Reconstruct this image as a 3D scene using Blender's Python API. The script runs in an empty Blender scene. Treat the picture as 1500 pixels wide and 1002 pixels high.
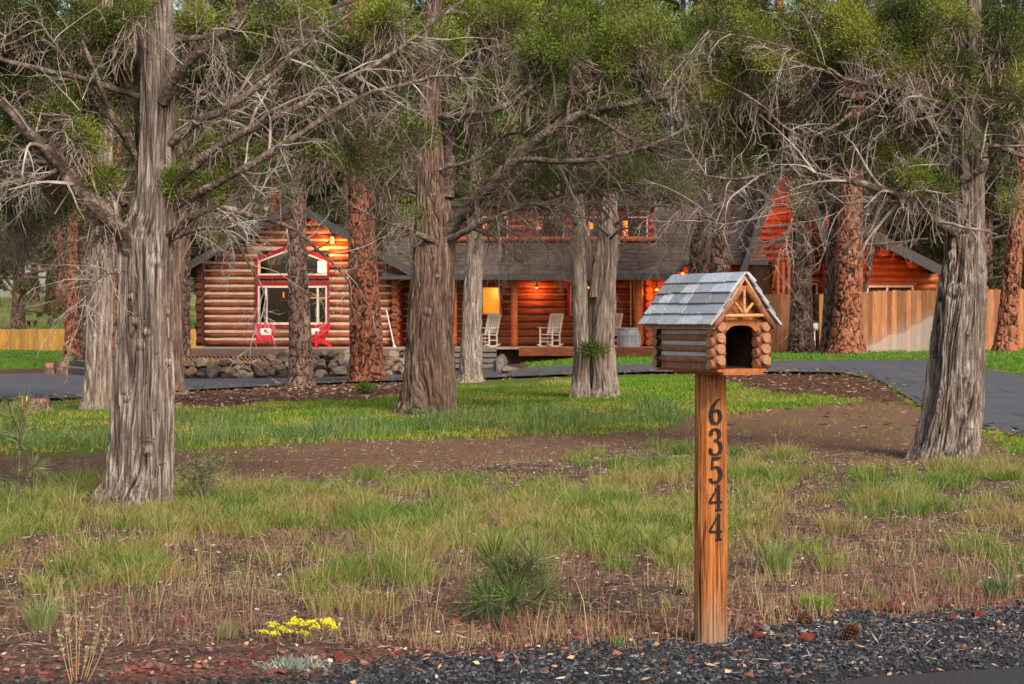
import bpy, math, random
import numpy as np
from mathutils import Vector, Matrix
rng = np.random.default_rng(7)
random.seed(7)
sc = bpy.context.scene
COL = sc.collection

# ------------------------------------------------------------------ camera, sky, sun, exposure
H, F, HY = 1.309, 2513.0, 470.0          # eye height, focal length in photo pixels, horizon row
cam_d = bpy.data.cameras.new('camera'); cam = bpy.data.objects.new('camera', cam_d); COL.objects.link(cam)
cam.location = (0, 0, H); cam.rotation_euler = (math.radians(90), 0, 0)
cam_d.sensor_width = 36.0; cam_d.lens = F / 1500 * 36.0
cam_d.shift_y = -(501 - HY) / 1500.0
cam_d.clip_start = 0.1; cam_d.clip_end = 3000
cam_d.dof.use_dof = True; cam_d.dof.focus_distance = 10.5; cam_d.dof.aperture_fstop = 9.0
sc.camera = cam
SUN_EL, SUN_AZ = math.radians(40), math.radians(152)   # azimuth clockwise from +Y (camera looks along +Y)
world = bpy.data.worlds.new('World'); sc.world = world; world.use_nodes = True
wn = world.node_tree.nodes; wl = world.node_tree.links
bg = wn['Background']; sky = wn.new('ShaderNodeTexSky'); sky.sky_type = 'NISHITA'; sky.sun_disc = False
sky.sun_elevation = SUN_EL; sky.sun_rotation = SUN_AZ; sky.dust_density = 2.5; sky.air_density = 1.0; sky.ozone_density = 1.0
tint = wn.new('ShaderNodeMix'); tint.data_type = 'RGBA'; tint.blend_type = 'MULTIPLY'; tint.inputs[0].default_value = 1.0; tint.inputs[7].default_value = (1.08, .98, .85, 1)
wl.new(sky.outputs[0], tint.inputs[6]); wl.new(tint.outputs[2], bg.inputs[0]); bg.inputs[1].default_value = 0.105
sd = bpy.data.lights.new('sun', 'SUN'); sd.energy = 2.2; sd.angle = math.radians(24); sd.color = (1.0, 0.91, 0.79)
so = bpy.data.objects.new('sun', sd); COL.objects.link(so)
sdir = Vector((math.sin(SUN_AZ) * math.cos(SUN_EL), math.cos(SUN_AZ) * math.cos(SUN_EL), math.sin(SUN_EL)))
so.rotation_euler = sdir.to_track_quat('Z', 'Y').to_euler(); so.location = (5, -10, 20)
sc.view_settings.view_transform = 'Standard'; sc.view_settings.look = 'None'
sc.view_settings.exposure = 0.92; sc.view_settings.gamma = 1.0
sc.cycles.max_bounces = 6; sc.cycles.transparent_max_bounces = 8; sc.cycles.diffuse_bounces = 3
sc.cycles.sample_clamp_indirect = 4

# ------------------------------------------------------------------ numpy noise
def _hash(i, j, k, s):
    h = (i * 374761393 + j * 668265263 + k * 2147483647 * 3 + s * 974711) & 0xFFFFFFFF
    h = ((h ^ (h >> 13)) * 1274126177) & 0xFFFFFFFF
    h = ((h ^ (h >> 16)) * 2246822519) & 0xFFFFFFFF
    return ((h ^ (h >> 15)) & 0xFFFFFF) / float(0xFFFFFF)
def vnoise(p, s=0):
    p = np.asarray(p, float); f = np.floor(p); w = p - f; w = w * w * (3 - 2 * w); f = f.astype(np.int64)
    i, j, k = f[..., 0], f[..., 1], f[..., 2]; a, b, c = w[..., 0], w[..., 1], w[..., 2]
    r = 0
    for di in (0, 1):
        for dj in (0, 1):
            for dk in (0, 1):
                r = r + _hash(i + di, j + dj, k + dk, s) * (a if di else 1 - a) * (b if dj else 1 - b) * (c if dk else 1 - c)
    return r
def fbm(p, o=3, s=0):
    p = np.asarray(p, float); r = 0; a = .5; t = 0
    for q in range(o):
        r = r + a * vnoise(p * 2 ** q + 17.3 * q, s + q); t += a; a *= .5
    return r / t
def voro(p, s=0):
    f = np.floor(p).astype(np.int64); d1 = np.full(p.shape[:-1], 9.); d2 = d1.copy()
    for di in (-1, 0, 1):
        for dj in (-1, 0, 1):
            for dk in (-1, 0, 1):
                i, j, k = f[..., 0] + di, f[..., 1] + dj, f[..., 2] + dk
                q = np.stack([i + _hash(i, j, k, s), j + _hash(i, j, k, s + 1), k + _hash(i, j, k, s + 2)], -1)
                d = np.sqrt(((q - p) ** 2).sum(-1)); n = d < d1
                d2 = np.where(n, d1, np.minimum(d2, d)); d1 = np.where(n, d, d1)
    return d2 - d1
def sstep(a, b, x):
    t = np.clip((x - a) / (b - a), 0, 1); return t * t * (3 - 2 * t)

# ------------------------------------------------------------------ terrain
GP = [-900, 0, 250, 450, 700, 850, 950, 1130, 1300, 1500, 2400]
GZ = [-.2, -.3, -.5, -.5, -.3, .03, .12, .36, .42, .5, .6]
def zf(X, Y):
    X = np.asarray(X, float); Y = np.asarray(Y, float)
    px = 750 + F * X / np.maximum(Y, 20.)
    g = np.interp(px, GP, GZ)
    z = g * sstep(24, 54, Y)
    far = -0.05 + np.clip(Y - 85, 0, 120) * 0.036 + np.clip(Y - 205, 0, 900) * .012
    return z + (far - z) * sstep(63, 88, Y)
def at(px, py, Y):
    return Vector(((px - 750) / F * Y, Y, H - (py - HY) / F * Y))
_YS = np.concatenate([np.arange(2, 30, .05), np.arange(30, 400, .1)])
def gp(px, py):
    x = (px - 750) / F * _YS; z = H - (py - HY) / F * _YS - zf((px - 750) / F * _YS, _YS)
    k = np.where(z <= 0)[0]
    if len(k) == 0: Y = 300.
    else:
        k = max(k[0], 1); Y = _YS[k - 1] + (_YS[k] - _YS[k - 1]) * z[k - 1] / (z[k - 1] - z[k])
    return Vector(((px - 750) / F * Y, Y, float(zf((px - 750) / F * Y, Y))))

# ------------------------------------------------------------------ object helpers
def tag(o, label=None, cat=None, group=None, kind=None):
    if label: o['label'] = label
    if cat: o['category'] = cat
    if group: o['group'] = group
    if kind: o['kind'] = kind
    return o
def empty(name, loc, label=None, cat=None, group=None, rz=0, parent=None):
    o = bpy.data.objects.new(name, None); COL.objects.link(o); o.location = loc; o.rotation_euler = (0, 0, rz)
    o.empty_display_size = .2
    if parent: o.parent = parent
    return tag(o, label, cat, group)
def copy_tree(o, parent=None):
    c = o.copy(); COL.objects.link(c); c.parent = parent
    for ch in list(o.children): copy_tree(ch, c)
    return c
class MB:
    """collects vertices and faces, links them as ONE mesh object"""
    def __init__(s): s.V = []; s.Q = []; s.T = []; s.n = 0; s.C = []; s.B = []; s.M = []; s.extra = []
    def add(s, V, Fq, col=None, bk=None, mi=0):
        V = np.asarray(V, float).reshape(-1, 3); Fq = np.asarray(Fq, np.int64)
        s.V.append(V)
        k = Fq.shape[1] if Fq.ndim == 2 else 0
        if k == 4: s.Q.append((Fq + s.n, mi))
        elif k == 3: s.T.append((Fq + s.n, mi))
        s.n += len(V)
        s.C.append(np.broadcast_to(np.asarray(col if col is not None else (1, 1, 1), float), (len(V), 3)))
        s.B.append(np.broadcast_to(np.asarray(bk if bk is not None else (0, 0, 0), float), (len(V), 3)))
        return s
    def poly(s, pts, mi=0, col=None):
        """one n-gon"""
        pts = np.asarray([tuple(p) for p in pts], float); b = s.n
        s.V.append(pts); s.n += len(pts); s.extra.append((list(range(b, b + len(pts))), mi))
        s.C.append(np.broadcast_to(np.asarray(col if col is not None else (1, 1, 1), float), (len(pts), 3))); s.B.append(np.zeros((len(pts), 3)))
    def box(s, x0, x1, y0, y1, z0, z1, mi=0, col=None, M=None):
        v = np.array([(x, y, z) for x in (x0, x1) for y in (y0, y1) for z in (z0, z1)], float)
        if M is not None:
            M = np.array(M); v = v @ M[:3, :3].T + M[:3, 3]
        b0 = s.n; s.V.append(v); s.n += 8; s.C.append(np.broadcast_to(np.asarray(col if col is not None else (1, 1, 1), float), (8, 3))); s.B.append(np.zeros((8, 3)))
        for f in ((0, 1, 3, 2), (4, 6, 7, 5), (0, 4, 5, 1), (2, 3, 7, 6), (0, 2, 6, 4), (1, 5, 7, 3)): s.extra.append(([b0 + q for q in f], mi))
        return s
    def bar(s, a, b, w, t, mi=0, up=(0, 0, 1), col=None):
        """box beam from a to b, w wide (sideways), t thick (along up)"""
        a = np.array(a, float); b = np.array(b, float); d = b - a; L = np.linalg.norm(d); d /= L
        u = np.array(up, float); u = u - d * (u @ d)
        if np.linalg.norm(u) < 1e-4: u = np.array((1., 0, 0)) - d * d[0]
        u /= np.linalg.norm(u); sd_ = np.cross(d, u)
        v = np.array([a + d * L * i + sd_ * w * (j - .5) + u * t * (k - .5) for i in (0, 1) for j in (0, 1) for k in (0, 1)])
        return s.add(v, [(0, 1, 3, 2), (4, 6, 7, 5), (0, 4, 5, 1), (2, 3, 7, 6), (0, 2, 6, 4), (1, 5, 7, 3)], mi=mi, col=col)
    def tube(s, P, R, S=8, cap=True, mi=0, col=None, wob=0):
        P = np.asarray([tuple(p) for p in P], float); N = len(P)
        R = np.broadcast_to(np.asarray(R, float), (N,)).copy()
        V, Q, B = tubes(P[None], R[None], S)
        if wob:
            ax = np.repeat(P, S, 0); V = ax + (V - ax) * (1 + wob * (fbm(V * 9, 2, 5)[:, None] - .5) * 2)
        s.add(V, Q, mi=mi, col=col, bk=B)
        if cap:
            s.extra.append((list(range(s.n - N * S, s.n - N * S + S))[::-1], mi)); s.extra.append((list(range(s.n - S, s.n)), mi))
        return s
    def build(s, name, mats, parent=None, smooth=False, loc=None):
        V = np.concatenate(s.V) if s.V else np.zeros((0, 3))
        me = bpy.data.meshes.new(name); me.vertices.add(len(V)); me.vertices.foreach_set('co', V.astype(np.float32).ravel())
        loops = []; st = []; tot = []; mis = []; c = 0
        for arr, k in ((s.Q, 4), (s.T, 3)):
            for fa, mi in arr:
                loops.append(fa.ravel()); st.append(c + np.arange(len(fa)) * k); tot.append(np.full(len(fa), k)); mis.append(np.full(len(fa), mi)); c += fa.size
        for f_, mi in s.extra:
            loops.append(np.array(f_)); st.append(np.array([c])); tot.append(np.array([len(f_)])); mis.append(np.array([mi])); c += len(f_)
        loops = np.concatenate(loops); st = np.concatenate(st); tot = np.concatenate(tot); mis = np.concatenate(mis)
        me.loops.add(len(loops)); me.loops.foreach_set('vertex_index', loops.astype(np.int32))
        me.polygons.add(len(st)); me.polygons.foreach_set('loop_start', st.astype(np.int32)); me.polygons.foreach_set('loop_total', tot.astype(np.int32))
        me.polygons.foreach_set('material_index', mis.astype(np.int32))
        sm = np.zeros(len(st), bool)
        if smooth: sm[:len(st) - len(s.extra)] = True
        me.polygons.foreach_set('use_smooth', sm)
        C = np.concatenate(s.C); B = np.concatenate(s.B)
        a = me.attributes.new('col', 'FLOAT_COLOR', 'POINT'); a.data.foreach_set('color', np.hstack([C, np.ones((len(C), 1))]).astype(np.float32).ravel())
        a = me.attributes.new('bk', 'FLOAT_VECTOR', 'POINT'); a.data.foreach_set('vector', B.astype(np.float32).ravel())
        me.update(calc_edges=True); me.validate()
        for m in (mats if isinstance(mats, (list, tuple)) else [mats]): me.materials.append(m)
        o = bpy.data.objects.new(name, me); COL.objects.link(o)
        if parent: o.parent = parent
        if loc is not None: o.location = loc
        return o
def tubes(P, R, S):
    """T tubes of N points -> verts, quads, bark coordinates (around m, along m, random)"""
    T, N, _ = P.shape
    t = np.gradient(P, axis=1); t /= np.linalg.norm(t, axis=2, keepdims=True) + 1e-9
    m = t.mean(1); ref = np.where(np.abs(m[:, 2:3]) < .75, np.array([[0, 0, 1.]]), np.array([[1., 0, 0]]))[:, None, :]
    n1 = np.cross(t, np.broadcast_to(ref, t.shape)); n1 /= np.linalg.norm(n1, axis=2, keepdims=True) + 1e-9; n2 = np.cross(t, n1)
    a = np.arange(S) / S * 2 * np.pi
    V = P[:, :, None] + R[:, :, None, None] * (np.cos(a)[None, None, :, None] * n1[:, :, None] + np.sin(a)[None, None, :, None] * n2[:, :, None])
    base = (np.arange(T) * N * S)[:, None, None] + (np.arange(N - 1) * S)[None, :, None]
    s0 = np.arange(S)[None, None]; s1 = (s0 + 1) % S
    Q = np.stack([base + s0, base + s1, base + S + s1, base + S + s0], -1).reshape(-1, 4)
    ln = np.concatenate([np.zeros((T, 1)), np.cumsum(np.linalg.norm(np.diff(P, axis=1), axis=2), 1)], 1)
    rnd = rng.random((T, 1, 1)) * np.ones((T, N, S))
    B = np.stack([np.abs(np.linspace(-1, 1, S))[None, None] * np.pi * R[:, :, None] * np.ones((T, N, S)), ln[:, :, None] * np.ones((T, N, S)), rnd], -1)
    return V.reshape(-1, 3), Q, B.reshape(-1, 3)
def nrm(v): return v / (np.linalg.norm(v, axis=-1, keepdims=True) + 1e-9)
def smooth_path(pts, n):
    P = np.array([tuple(p) for p in pts], float)
    if len(P) == 2: return P[0] + (P[1] - P[0]) * np.linspace(0, 1, n)[:, None]
    Q = np.vstack([2 * P[0] - P[1], P, 2 * P[-1] - P[-2]]); out = []
    for u in np.linspace(0, len(P) - 1 - 1e-6, n):
        i = int(u); f = u - i; a, b, c, d = Q[i], Q[i + 1], Q[i + 2], Q[i + 3]
        out.append(.5 * (2 * b + (c - a) * f + (2 * a - 5 * b + 4 * c - d) * f * f + (3 * b - 3 * c + d - a) * f ** 3))
    return np.array(out)
def spawn(P, R, k, t0, t1, Lr, ang, droop, wig, N, rs, bias=None, rmin=.0015, tip=.25):
    """children of the tubes P,R: k each, at parameter t0..t1, length Lr, opening angle ang (deg)"""
    T, M, _ = P.shape; n = T * k; pi = np.repeat(np.arange(T), k)
    t = t0 + (t1 - t0) * rng.random(n); u = t * (M - 1); i = np.minimum(u.astype(int), M - 2); f = (u - i)[:, None]
    pos = P[pi, i] * (1 - f) + P[pi, i + 1] * f; tan = nrm(P[pi, i + 1] - P[pi, i]); rad = R[pi, i] * (1 - f[:, 0]) + R[pi, i + 1] * f[:, 0]
    r = rng.normal(size=(n, 3))
    if bias is not None: r = r + np.array(bias)
    perp = nrm(r - tan * (r * tan).sum(1, keepdims=True))
    a = np.radians(ang[0] + (ang[1] - ang[0]) * rng.random(n))[:, None]
    d = nrm(tan * np.cos(a) + perp * np.sin(a))
    L = (Lr[0] + (Lr[1] - Lr[0]) * rng.random(n) ** 1.3)[:, None]
    out = np.zeros((n, N, 3)); out[:, 0] = pos; cur = pos; drift = rng.normal(size=(n, 3)) * wig * .5
    for j in range(1, N):
        d = nrm(d + rng.normal(size=(n, 3)) * wig + drift + np.array([0, 0, droop])); cur = cur + d * L / (N - 1); out[:, j] = cur
    r0 = np.maximum(np.minimum(rad * rs, L[:, 0] * .03), rmin)
    Rr = r0[:, None] * (1 - (1 - tip) * np.linspace(0, 1, N)[None])
    return out, Rr
def leaves(C, D, n, spread, L, W, cols, out=.7, jit=.25, clump=1.2):
    """n narrow leaf blades per cluster; diamond quads with colour"""
    K = len(C); c = np.repeat(C, n, 0); d = np.repeat(D, n, 0)
    r = nrm(rng.normal(size=(K * n, 3)))
    dd = nrm(d * out + r); base = c + r * spread * rng.random((K * n, 1)) ** .6
    l = (L[0] + (L[1] - L[0]) * rng.random((K * n, 1))); w = W * (0.7 + .6 * rng.random((K * n, 1)))
    side = nrm(np.cross(dd, nrm(rng.normal(size=(K * n, 3)))))
    V = np.stack([base, base + dd * l * .45 + side * w * .5, base + dd * l, base + dd * l * .5 - side * w * .5], 1).reshape(-1, 3)
    Q = np.arange(K * n * 4).reshape(-1, 4)
    cols = np.array(cols, float)
    f = np.clip(fbm(c * clump, 2, 31) * 2.2 - .6 + rng.normal(size=K * n) * jit, 0, .999) * (len(cols) - 1)
    i = f.astype(int); f = (f - i)[:, None]; cc = cols[i] * (1 - f) + cols[np.minimum(i + 1, len(cols) - 1)] * f
    cc = cc * (0.8 + .4 * rng.random((K * n, 1))) * np.repeat(.55 + .85 * rng.random((K, 1)), n, 0)
    return V, Q, np.repeat(cc, 4, 0)

# ------------------------------------------------------------------ materials
class NB:
    def __init__(s, name, rough=.8, spec=.3):
        s.m = bpy.data.materials.new(name); s.m.use_nodes = True; s.t = s.m.node_tree; s.p = s.t.nodes['Principled BSDF']
        s.p.inputs['Roughness'].default_value = rough; s.p.inputs['Specular IOR Level'].default_value = spec
    def n(s, k, **kw):
        x = s.t.nodes.new(k)
        for a, b in kw.items(): setattr(x, a, b)
        return x
    def l(s, a, b): s.t.links.new(a, b)
    def attr(s, nm): return s.n('ShaderNodeAttribute', attribute_name=nm)
    def geo(s): return s.n('ShaderNodeNewGeometry').outputs['Position']
    def obj(s): return s.n('ShaderNodeTexCoord').outputs['Object']
    def mapp(s, v, sc_):
        x = s.n('ShaderNodeMapping'); s.l(v, x.inputs[0]); x.inputs['Scale'].default_value = sc_; return x.outputs[0]
    def noise(s, v, scale, det=4, rough=.6, dist=0):
        x = s.n('ShaderNodeTexNoise'); s.l(v, x.inputs['Vector']); x.inputs['Scale'].default_value = scale; x.inputs['Detail'].default_value = det
        x.inputs['Roughness'].default_value = rough; x.inputs['Distortion'].default_value = dist; return x.outputs[0]
    def voro(s, v, scale, feat='F1'):
        x = s.n('ShaderNodeTexVoronoi', feature=feat); s.l(v, x.inputs['Vector']); x.inputs['Scale'].default_value = scale; return x
    def ramp(s, f, st):
        x = s.n('ShaderNodeValToRGB'); s.l(f, x.inputs[0]); e = x.color_ramp.elements
        while len(e) < len(st): e.new(.5)
        for q, (p, c) in zip(e, st): q.position = p; q.color = (*c, 1) if len(c) == 3 else c
        return x.outputs[0]
    def mix(s, f, a, b, bt='MIX'):
        x = s.n('ShaderNodeMix', data_type='RGBA', blend_type=bt)
        for v, q in ((f, 0), (a, 6), (b, 7)):
            if isinstance(v, (int, float)): x.inputs[q].default_value = v
            elif isinstance(v, tuple): x.inputs[q].default_value = (*v, 1)
            else: s.l(v, x.inputs[q])
        return x.outputs[2]
    def math(s, op, a, b=0., c=None):
        x = s.n('ShaderNodeMath', operation=op)
        for v, q in ((a, 0), (b, 1), (c, 2)):
            if v is None: continue
            if isinstance(v, (int, float)): x.inputs[q].default_value = v
            else: s.l(v, x.inputs[q])
        return x.outputs[0]
    def base(s, c):
        if isinstance(c, tuple): s.p.inputs['Base Color'].default_value = (*c, 1)
        else: s.l(c, s.p.inputs['Base Color'])
        return s
    def bump(s, h, st=.5, d=.02):
        x = s.n('ShaderNodeBump'); s.l(h, x.inputs['Height']); x.inputs['Strength'].default_value = st; x.inputs['Distance'].default_value = d
        s.l(x.outputs[0], s.p.inputs['Normal']); return s
    def sep(s, v):
        x = s.n('ShaderNodeSeparateXYZ'); s.l(v, x.inputs[0]); return x.outputs
MT = {}
def simple(name, c, rough=.7, var=.25, scale=20, bump=.2, spec=.3):
    b = NB(name, rough, spec); v = b.obj(); f = b.noise(v, scale, 4)
    lo = tuple(x * (1 - var) for x in c); hi = tuple(min(1, x * (1 + var)) for x in c)
    b.base(b.ramp(f, [(.3, lo), (.7, hi)])); b.bump(f, bump, .01); MT[name] = b.m; return b.m
def emis(name, c, st):
    b = NB(name, .5); b.base(tuple(min(x, .8) for x in c)); b.p.inputs['Emission Color'].default_value = (*c, 1); b.p.inputs['Emission Strength'].default_value = st; MT[name] = b.m; return b.m
def bark_mat(name, lo, mid, hi, crev, su=28, sv=2.2, bump=.6):
    """bk = (around m, along m, height 0..1)"""
    b = NB(name, .92, .15); a = b.attr('bk'); o = b.sep(a.outputs['Vector']); g = b.obj()
    st = b.mapp(g, (su, su, sv)); f = b.noise(st, 1.0, 5, .65, .4); f2 = b.noise(b.mapp(g, (2.2, 2.2, .8)), 1.0, 3); f3 = b.noise(g, 9, 3)
    c = b.ramp(f, [(.36, lo), (.5, mid), (.64, hi)])
    c = b.mix(b.ramp(f2, [(.4, (0, 0, 0)), (.65, (.55, .55, .55))]), c, mid)
    c = b.mix(b.ramp(f3, [(.55, (0, 0, 0)), (.8, (.35, .35, .35))]), c, hi)
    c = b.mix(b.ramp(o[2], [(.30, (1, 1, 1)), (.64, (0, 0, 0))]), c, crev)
    b.base(c); b.bump(f, 1.0, .03); MT[name] = b.m; return b.m
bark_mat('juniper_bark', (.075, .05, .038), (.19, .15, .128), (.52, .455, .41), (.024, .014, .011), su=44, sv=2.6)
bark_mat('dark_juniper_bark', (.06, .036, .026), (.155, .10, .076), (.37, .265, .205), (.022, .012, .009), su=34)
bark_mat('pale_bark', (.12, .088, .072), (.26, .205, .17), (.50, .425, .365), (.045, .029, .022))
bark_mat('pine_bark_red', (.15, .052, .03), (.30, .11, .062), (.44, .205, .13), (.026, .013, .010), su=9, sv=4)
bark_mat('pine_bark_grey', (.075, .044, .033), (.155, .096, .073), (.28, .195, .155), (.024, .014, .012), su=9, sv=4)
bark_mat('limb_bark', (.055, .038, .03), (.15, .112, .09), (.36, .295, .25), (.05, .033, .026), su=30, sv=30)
def twig_mat():
    for nm, lo, hi in (('dead_twig', (.11, .082, .068), (.52, .455, .41)), ('mid_twig', (.055, .038, .03), (.20, .155, .13)), ('dark_twig', (.10, .075, .06), (.26, .20, .165))):
        b = NB(nm, .85, .2); f = b.noise(b.obj(), 6, 4); b.base(b.ramp(f, [(.3, lo), (.7, hi)])); MT[nm] = b.m
twig_mat()
def leaf_mat(name, rough=.6, trans=.25):
    b = NB(name, rough, .25); a = b.attr('col'); b.base(a.outputs['Color'])
    t = b.n('ShaderNodeBsdfTranslucent'); b.l(a.outputs['Color'], t.inputs[0]); mx = b.n('ShaderNodeMixShader'); mx.inputs[0].default_value = trans
    out = b.t.nodes['Material Output']; b.l(b.p.outputs[0], mx.inputs[1]); b.l(t.outputs[0], mx.inputs[2]); b.l(mx.outputs[0], out.inputs[0]); MT[name] = b.m
leaf_mat('foliage'); leaf_mat('grass_blade', .6, .3)
b = NB('litter', .85, .2); b.base(b.attr('col').outputs['Color']); MT['litter'] = b.m
b = NB('stone_col', .9, .25); f = b.noise(b.obj(), 9, 5); b.base(b.mix(.8, b.attr('col').outputs['Color'], b.ramp(f, [(.3, (.35, .33, .33)), (.75, (1.4, 1.4, 1.4))]), 'MULTIPLY')); b.bump(f, .6, .02); MT['stone_col'] = b.m
# ------------------------------------------------------------------ ground zones
def up_drive(px): return np.interp(px, [-600, 0, 60, 130, 270, 590, 650, 740, 830, 1000, 1130, 1360, 1400, 1436, 1500, 1900], [556, 548, 547, 551, 554, 548, 545, 541, 536, 534, 529, 528, 531, 541, 550, 585])
def lo_drive(px): return np.interp(px, [-600, 0, 120, 270, 424, 507, 588, 670, 730, 820, 950, 1150, 1230, 1290, 1330, 1362, 1440, 1500, 1900], [600, 586, 583, 572, 564, 560, 557.5, 556, 553, 549, 545, 545, 546, 558, 582, 604, 629, 640, 740])
def mulch_lo(px): return np.interp(px, [-600, 200, 250, 400, 500, 560, 640, 700, 1000, 1040, 1150, 1260, 1300, 1340, 1440], [560, 572, 599, 592, 588, 584, 562, 556, 546, 556, 575, 590, 592, 590, 560])
def tr_up(px): return np.interp(px, [-600, 0, 150, 300, 430, 600, 750, 900, 980, 1060, 1200, 1340, 1420, 1500, 1900], [668, 668, 668, 658, 658, 646, 636, 632, 622, 602, 592, 592, 640, 668, 700])
def tr_lo(px): return np.interp(px, [-600, 0, 300, 500, 700, 850, 1000, 1100, 1250, 1400, 1500, 1900], [700, 700, 702, 692, 682, 668, 656, 662, 668, 672, 664, 700])
def grav(px): return np.interp(px, [-900, 0, 300, 600, 800, 1020, 1200, 1350, 1500, 1900], [1090, 1022, 1004, 972, 958, 936, 908, 892, 880, 850])
def proj(X, Y, Z):
    Yc = np.maximum(Y, 1.5); return 750 + F * X / Yc, HY + (H - Z) * F / Yc
def zones(X, Y, jit=True):
    px, py = proj(X, Y, zf(X, Y)); P = np.stack([X, Y, np.zeros_like(X)], -1)
    n1 = (fbm(P * .9, 3, 3) - .5); n2 = (fbm(P * 4, 2, 4) - .5); j = (n1 * 24 + n2 * 10)
    py2 = py + np.where(py > 620, j * 1.4, j * .5)
    near = Y < 70
    wild = sstep(-3, 5, py2 - tr_lo(px)) * near
    track = sstep(-4, 4, py2 - tr_up(px)) * (1 - wild) * near
    ml = np.where((px > 230) & (px < 660) | (px > 1020), mulch_lo(px), lo_drive(px))
    mulch = (1 - sstep(-3, 3, py2 - ml)) * (py > lo_drive(px)) * near
    beyond = (py < up_drive(px))
    bm = beyond & (((px > 85) & (px < 775)) | (py > up_drive(px) - 7 - 3 * n2) & (px < 100)) & near
    mulch = np.where(bm, 1, mulch)
    mulch = np.where(beyond & (Y > 60) & (px > 240) & near, 1, mulch)
    gr = sstep(-16, 10, py + n2 * 40 + n1 * 30 - grav(px)) * (Y < 12)
    red = sstep(-70, -5, py + j * 1.5 - grav(px)) * (Y < 12) * (1 - gr)
    lawn = np.clip(1 - wild - track - mulch - gr, 0, 1)
    return dict(px=px, py=py, wild=wild, track=track, mulch=mulch, gravel=gr, red=red, lawn=lawn)
def axis(segs):
    out = []
    for a, b, st in segs: out.append(np.arange(a, b, st))
    return np.concatenate(out)
ys = axis([(-40, 4, 2.2), (4, 9, .06), (9, 20, .085), (20, 60, .25), (60, 200, 2.), (200, 1300, 55)])
xp = axis([(0, 5, .07), (5, 16, .3), (16, 70, 1.5), (70, 900, 60)]); xs = np.concatenate([-xp[:0:-1], xp])
GX, GY = np.meshgrid(xs, ys); Z0 = zf(GX, GY); zn = zones(GX, GY)
P3 = np.stack([GX, GY, GX * 0], -1)
bumpz = (fbm(P3 * 1.1, 3, 8) - .5) * .07 + (fbm(P3 * 7, 3, 9) - .5) * .035
bumpz *= (zn['wild'] * .9 + zn['track'] * .25 + zn['lawn'] * .35 + zn['mulch'] * .6) * (1 - zn['gravel'])
dr = sstep(-4, 0, zn['py'] - up_drive(zn['px'])) * (1 - sstep(0, 4, zn['py'] - lo_drive(zn['px']))) * (GY < 62) * (GY > 12)
bumpz = bumpz * (1 - dr) - dr * .05
ROADP = [gp(1200, 1003), gp(1500, 977)]
rdx = (ROADP[1] - ROADP[0]).normalized(); rn = Vector((-rdx.y, rdx.x, 0))      # points away from the camera
if rn.y < 0: rn = -rn
rd = (GX - ROADP[0].x) * rn.x + (GY - ROADP[0].y) * rn.y
bumpz = np.where(rd < .12, -.03, bumpz)
Gbump = bumpz
def gz(X, Y):
    """bumpy ground height"""
    X = np.asarray(X, float); Y = np.asarray(Y, float)
    i = np.clip(np.searchsorted(ys, Y) - 1, 0, len(ys) - 2); j = np.clip(np.searchsorted(xs, X) - 1, 0, len(xs) - 2)
    fy = np.clip((Y - ys[i]) / (ys[i + 1] - ys[i]), 0, 1); fx = np.clip((X - xs[j]) / (xs[j + 1] - xs[j]), 0, 1)
    b = Gbump
    return zf(X, Y) + b[i, j] * (1 - fx) * (1 - fy) + b[i, j + 1] * fx * (1 - fy) + b[i + 1, j] * (1 - fx) * fy + b[i + 1, j + 1] * fx * fy
m = MB(); n_, w_ = len(ys), len(xs)
idx = np.arange(n_ * w_).reshape(n_, w_)
q = np.stack([idx[:-1, :-1], idx[:-1, 1:], idx[1:, 1:], idx[1:, :-1]], -1).reshape(-1, 4)
m.add(np.stack([GX, GY, Z0 + bumpz], -1), q, col=np.stack([zn['lawn'], zn['track'], zn['mulch']], -1).reshape(-1, 3), bk=np.stack([zn['gravel'], zn['red'], np.clip((GY - 62) / 15, 0, 1)], -1).reshape(-1, 3))
b = NB('ground', .95, .1); g = b.geo(); z = b.n('ShaderNodeSeparateColor'); b.l(b.attr('col').outputs['Color'], z.inputs[0]); e = b.sep(b.attr('bk').outputs['Vector'])
nf = b.noise(g, 45, 5, .7); nm = b.noise(g, 5, 4); nl = b.noise(g, .8, 3)
wild = b.ramp(nf, [(.36, (.032, .019, .014)), (.5, (.135, .08, .054)), (.62, (.33, .22, .15))])
wild = b.mix(b.ramp(nm, [(.42, (0, 0, 0)), (.62, (.8, .8, .8))]), wild, b.ramp(nf, [(.35, (.025, .019, .017)), (.7, (.11, .082, .068))]))
track = b.ramp(nf, [(.36, (.095, .048, .028)), (.64, (.29, .16, .10))]); track = b.mix(b.ramp(nm, [(.4, (0, 0, 0)), (.7, (.6, .6, .6))]), track, (.13, .085, .065))
mulch = b.ramp(nf, [(.34, (.028, .014, .010)), (.52, (.10, .047, .03)), (.68, (.22, .12, .08))])
lawn = b.ramp(nm, [(.3, (.055, .09, .016)), (.6, (.12, .15, .03)), (.75, (.24, .19, .07))])
redc = b.ramp(nf, [(.3, (.06, .025, .02)), (.6, (.19, .075, .055)), (.75, (.33, .17, .13))])
mead = b.ramp(nl, [(.3, (.14, .20, .05)), (.7, (.30, .30, .10))])
c = b.mix(z.outputs[0], wild, lawn); c = b.mix(z.outputs[1], c, track); c = b.mix(z.outputs[2], c, mulch)
c = b.mix(b.math('MULTIPLY', e[1], b.ramp(nm, [(.3, (.2, .2, .2)), (.6, (.9, .9, .9))])), c, redc)
c = b.mix(e[0], c, b.ramp(nf, [(.3, (.014, .014, .017)), (.7, (.06, .06, .068))])); c = b.mix(e[2], c, mead)
b.base(c); b.bump(nf, .8, .03)
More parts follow.
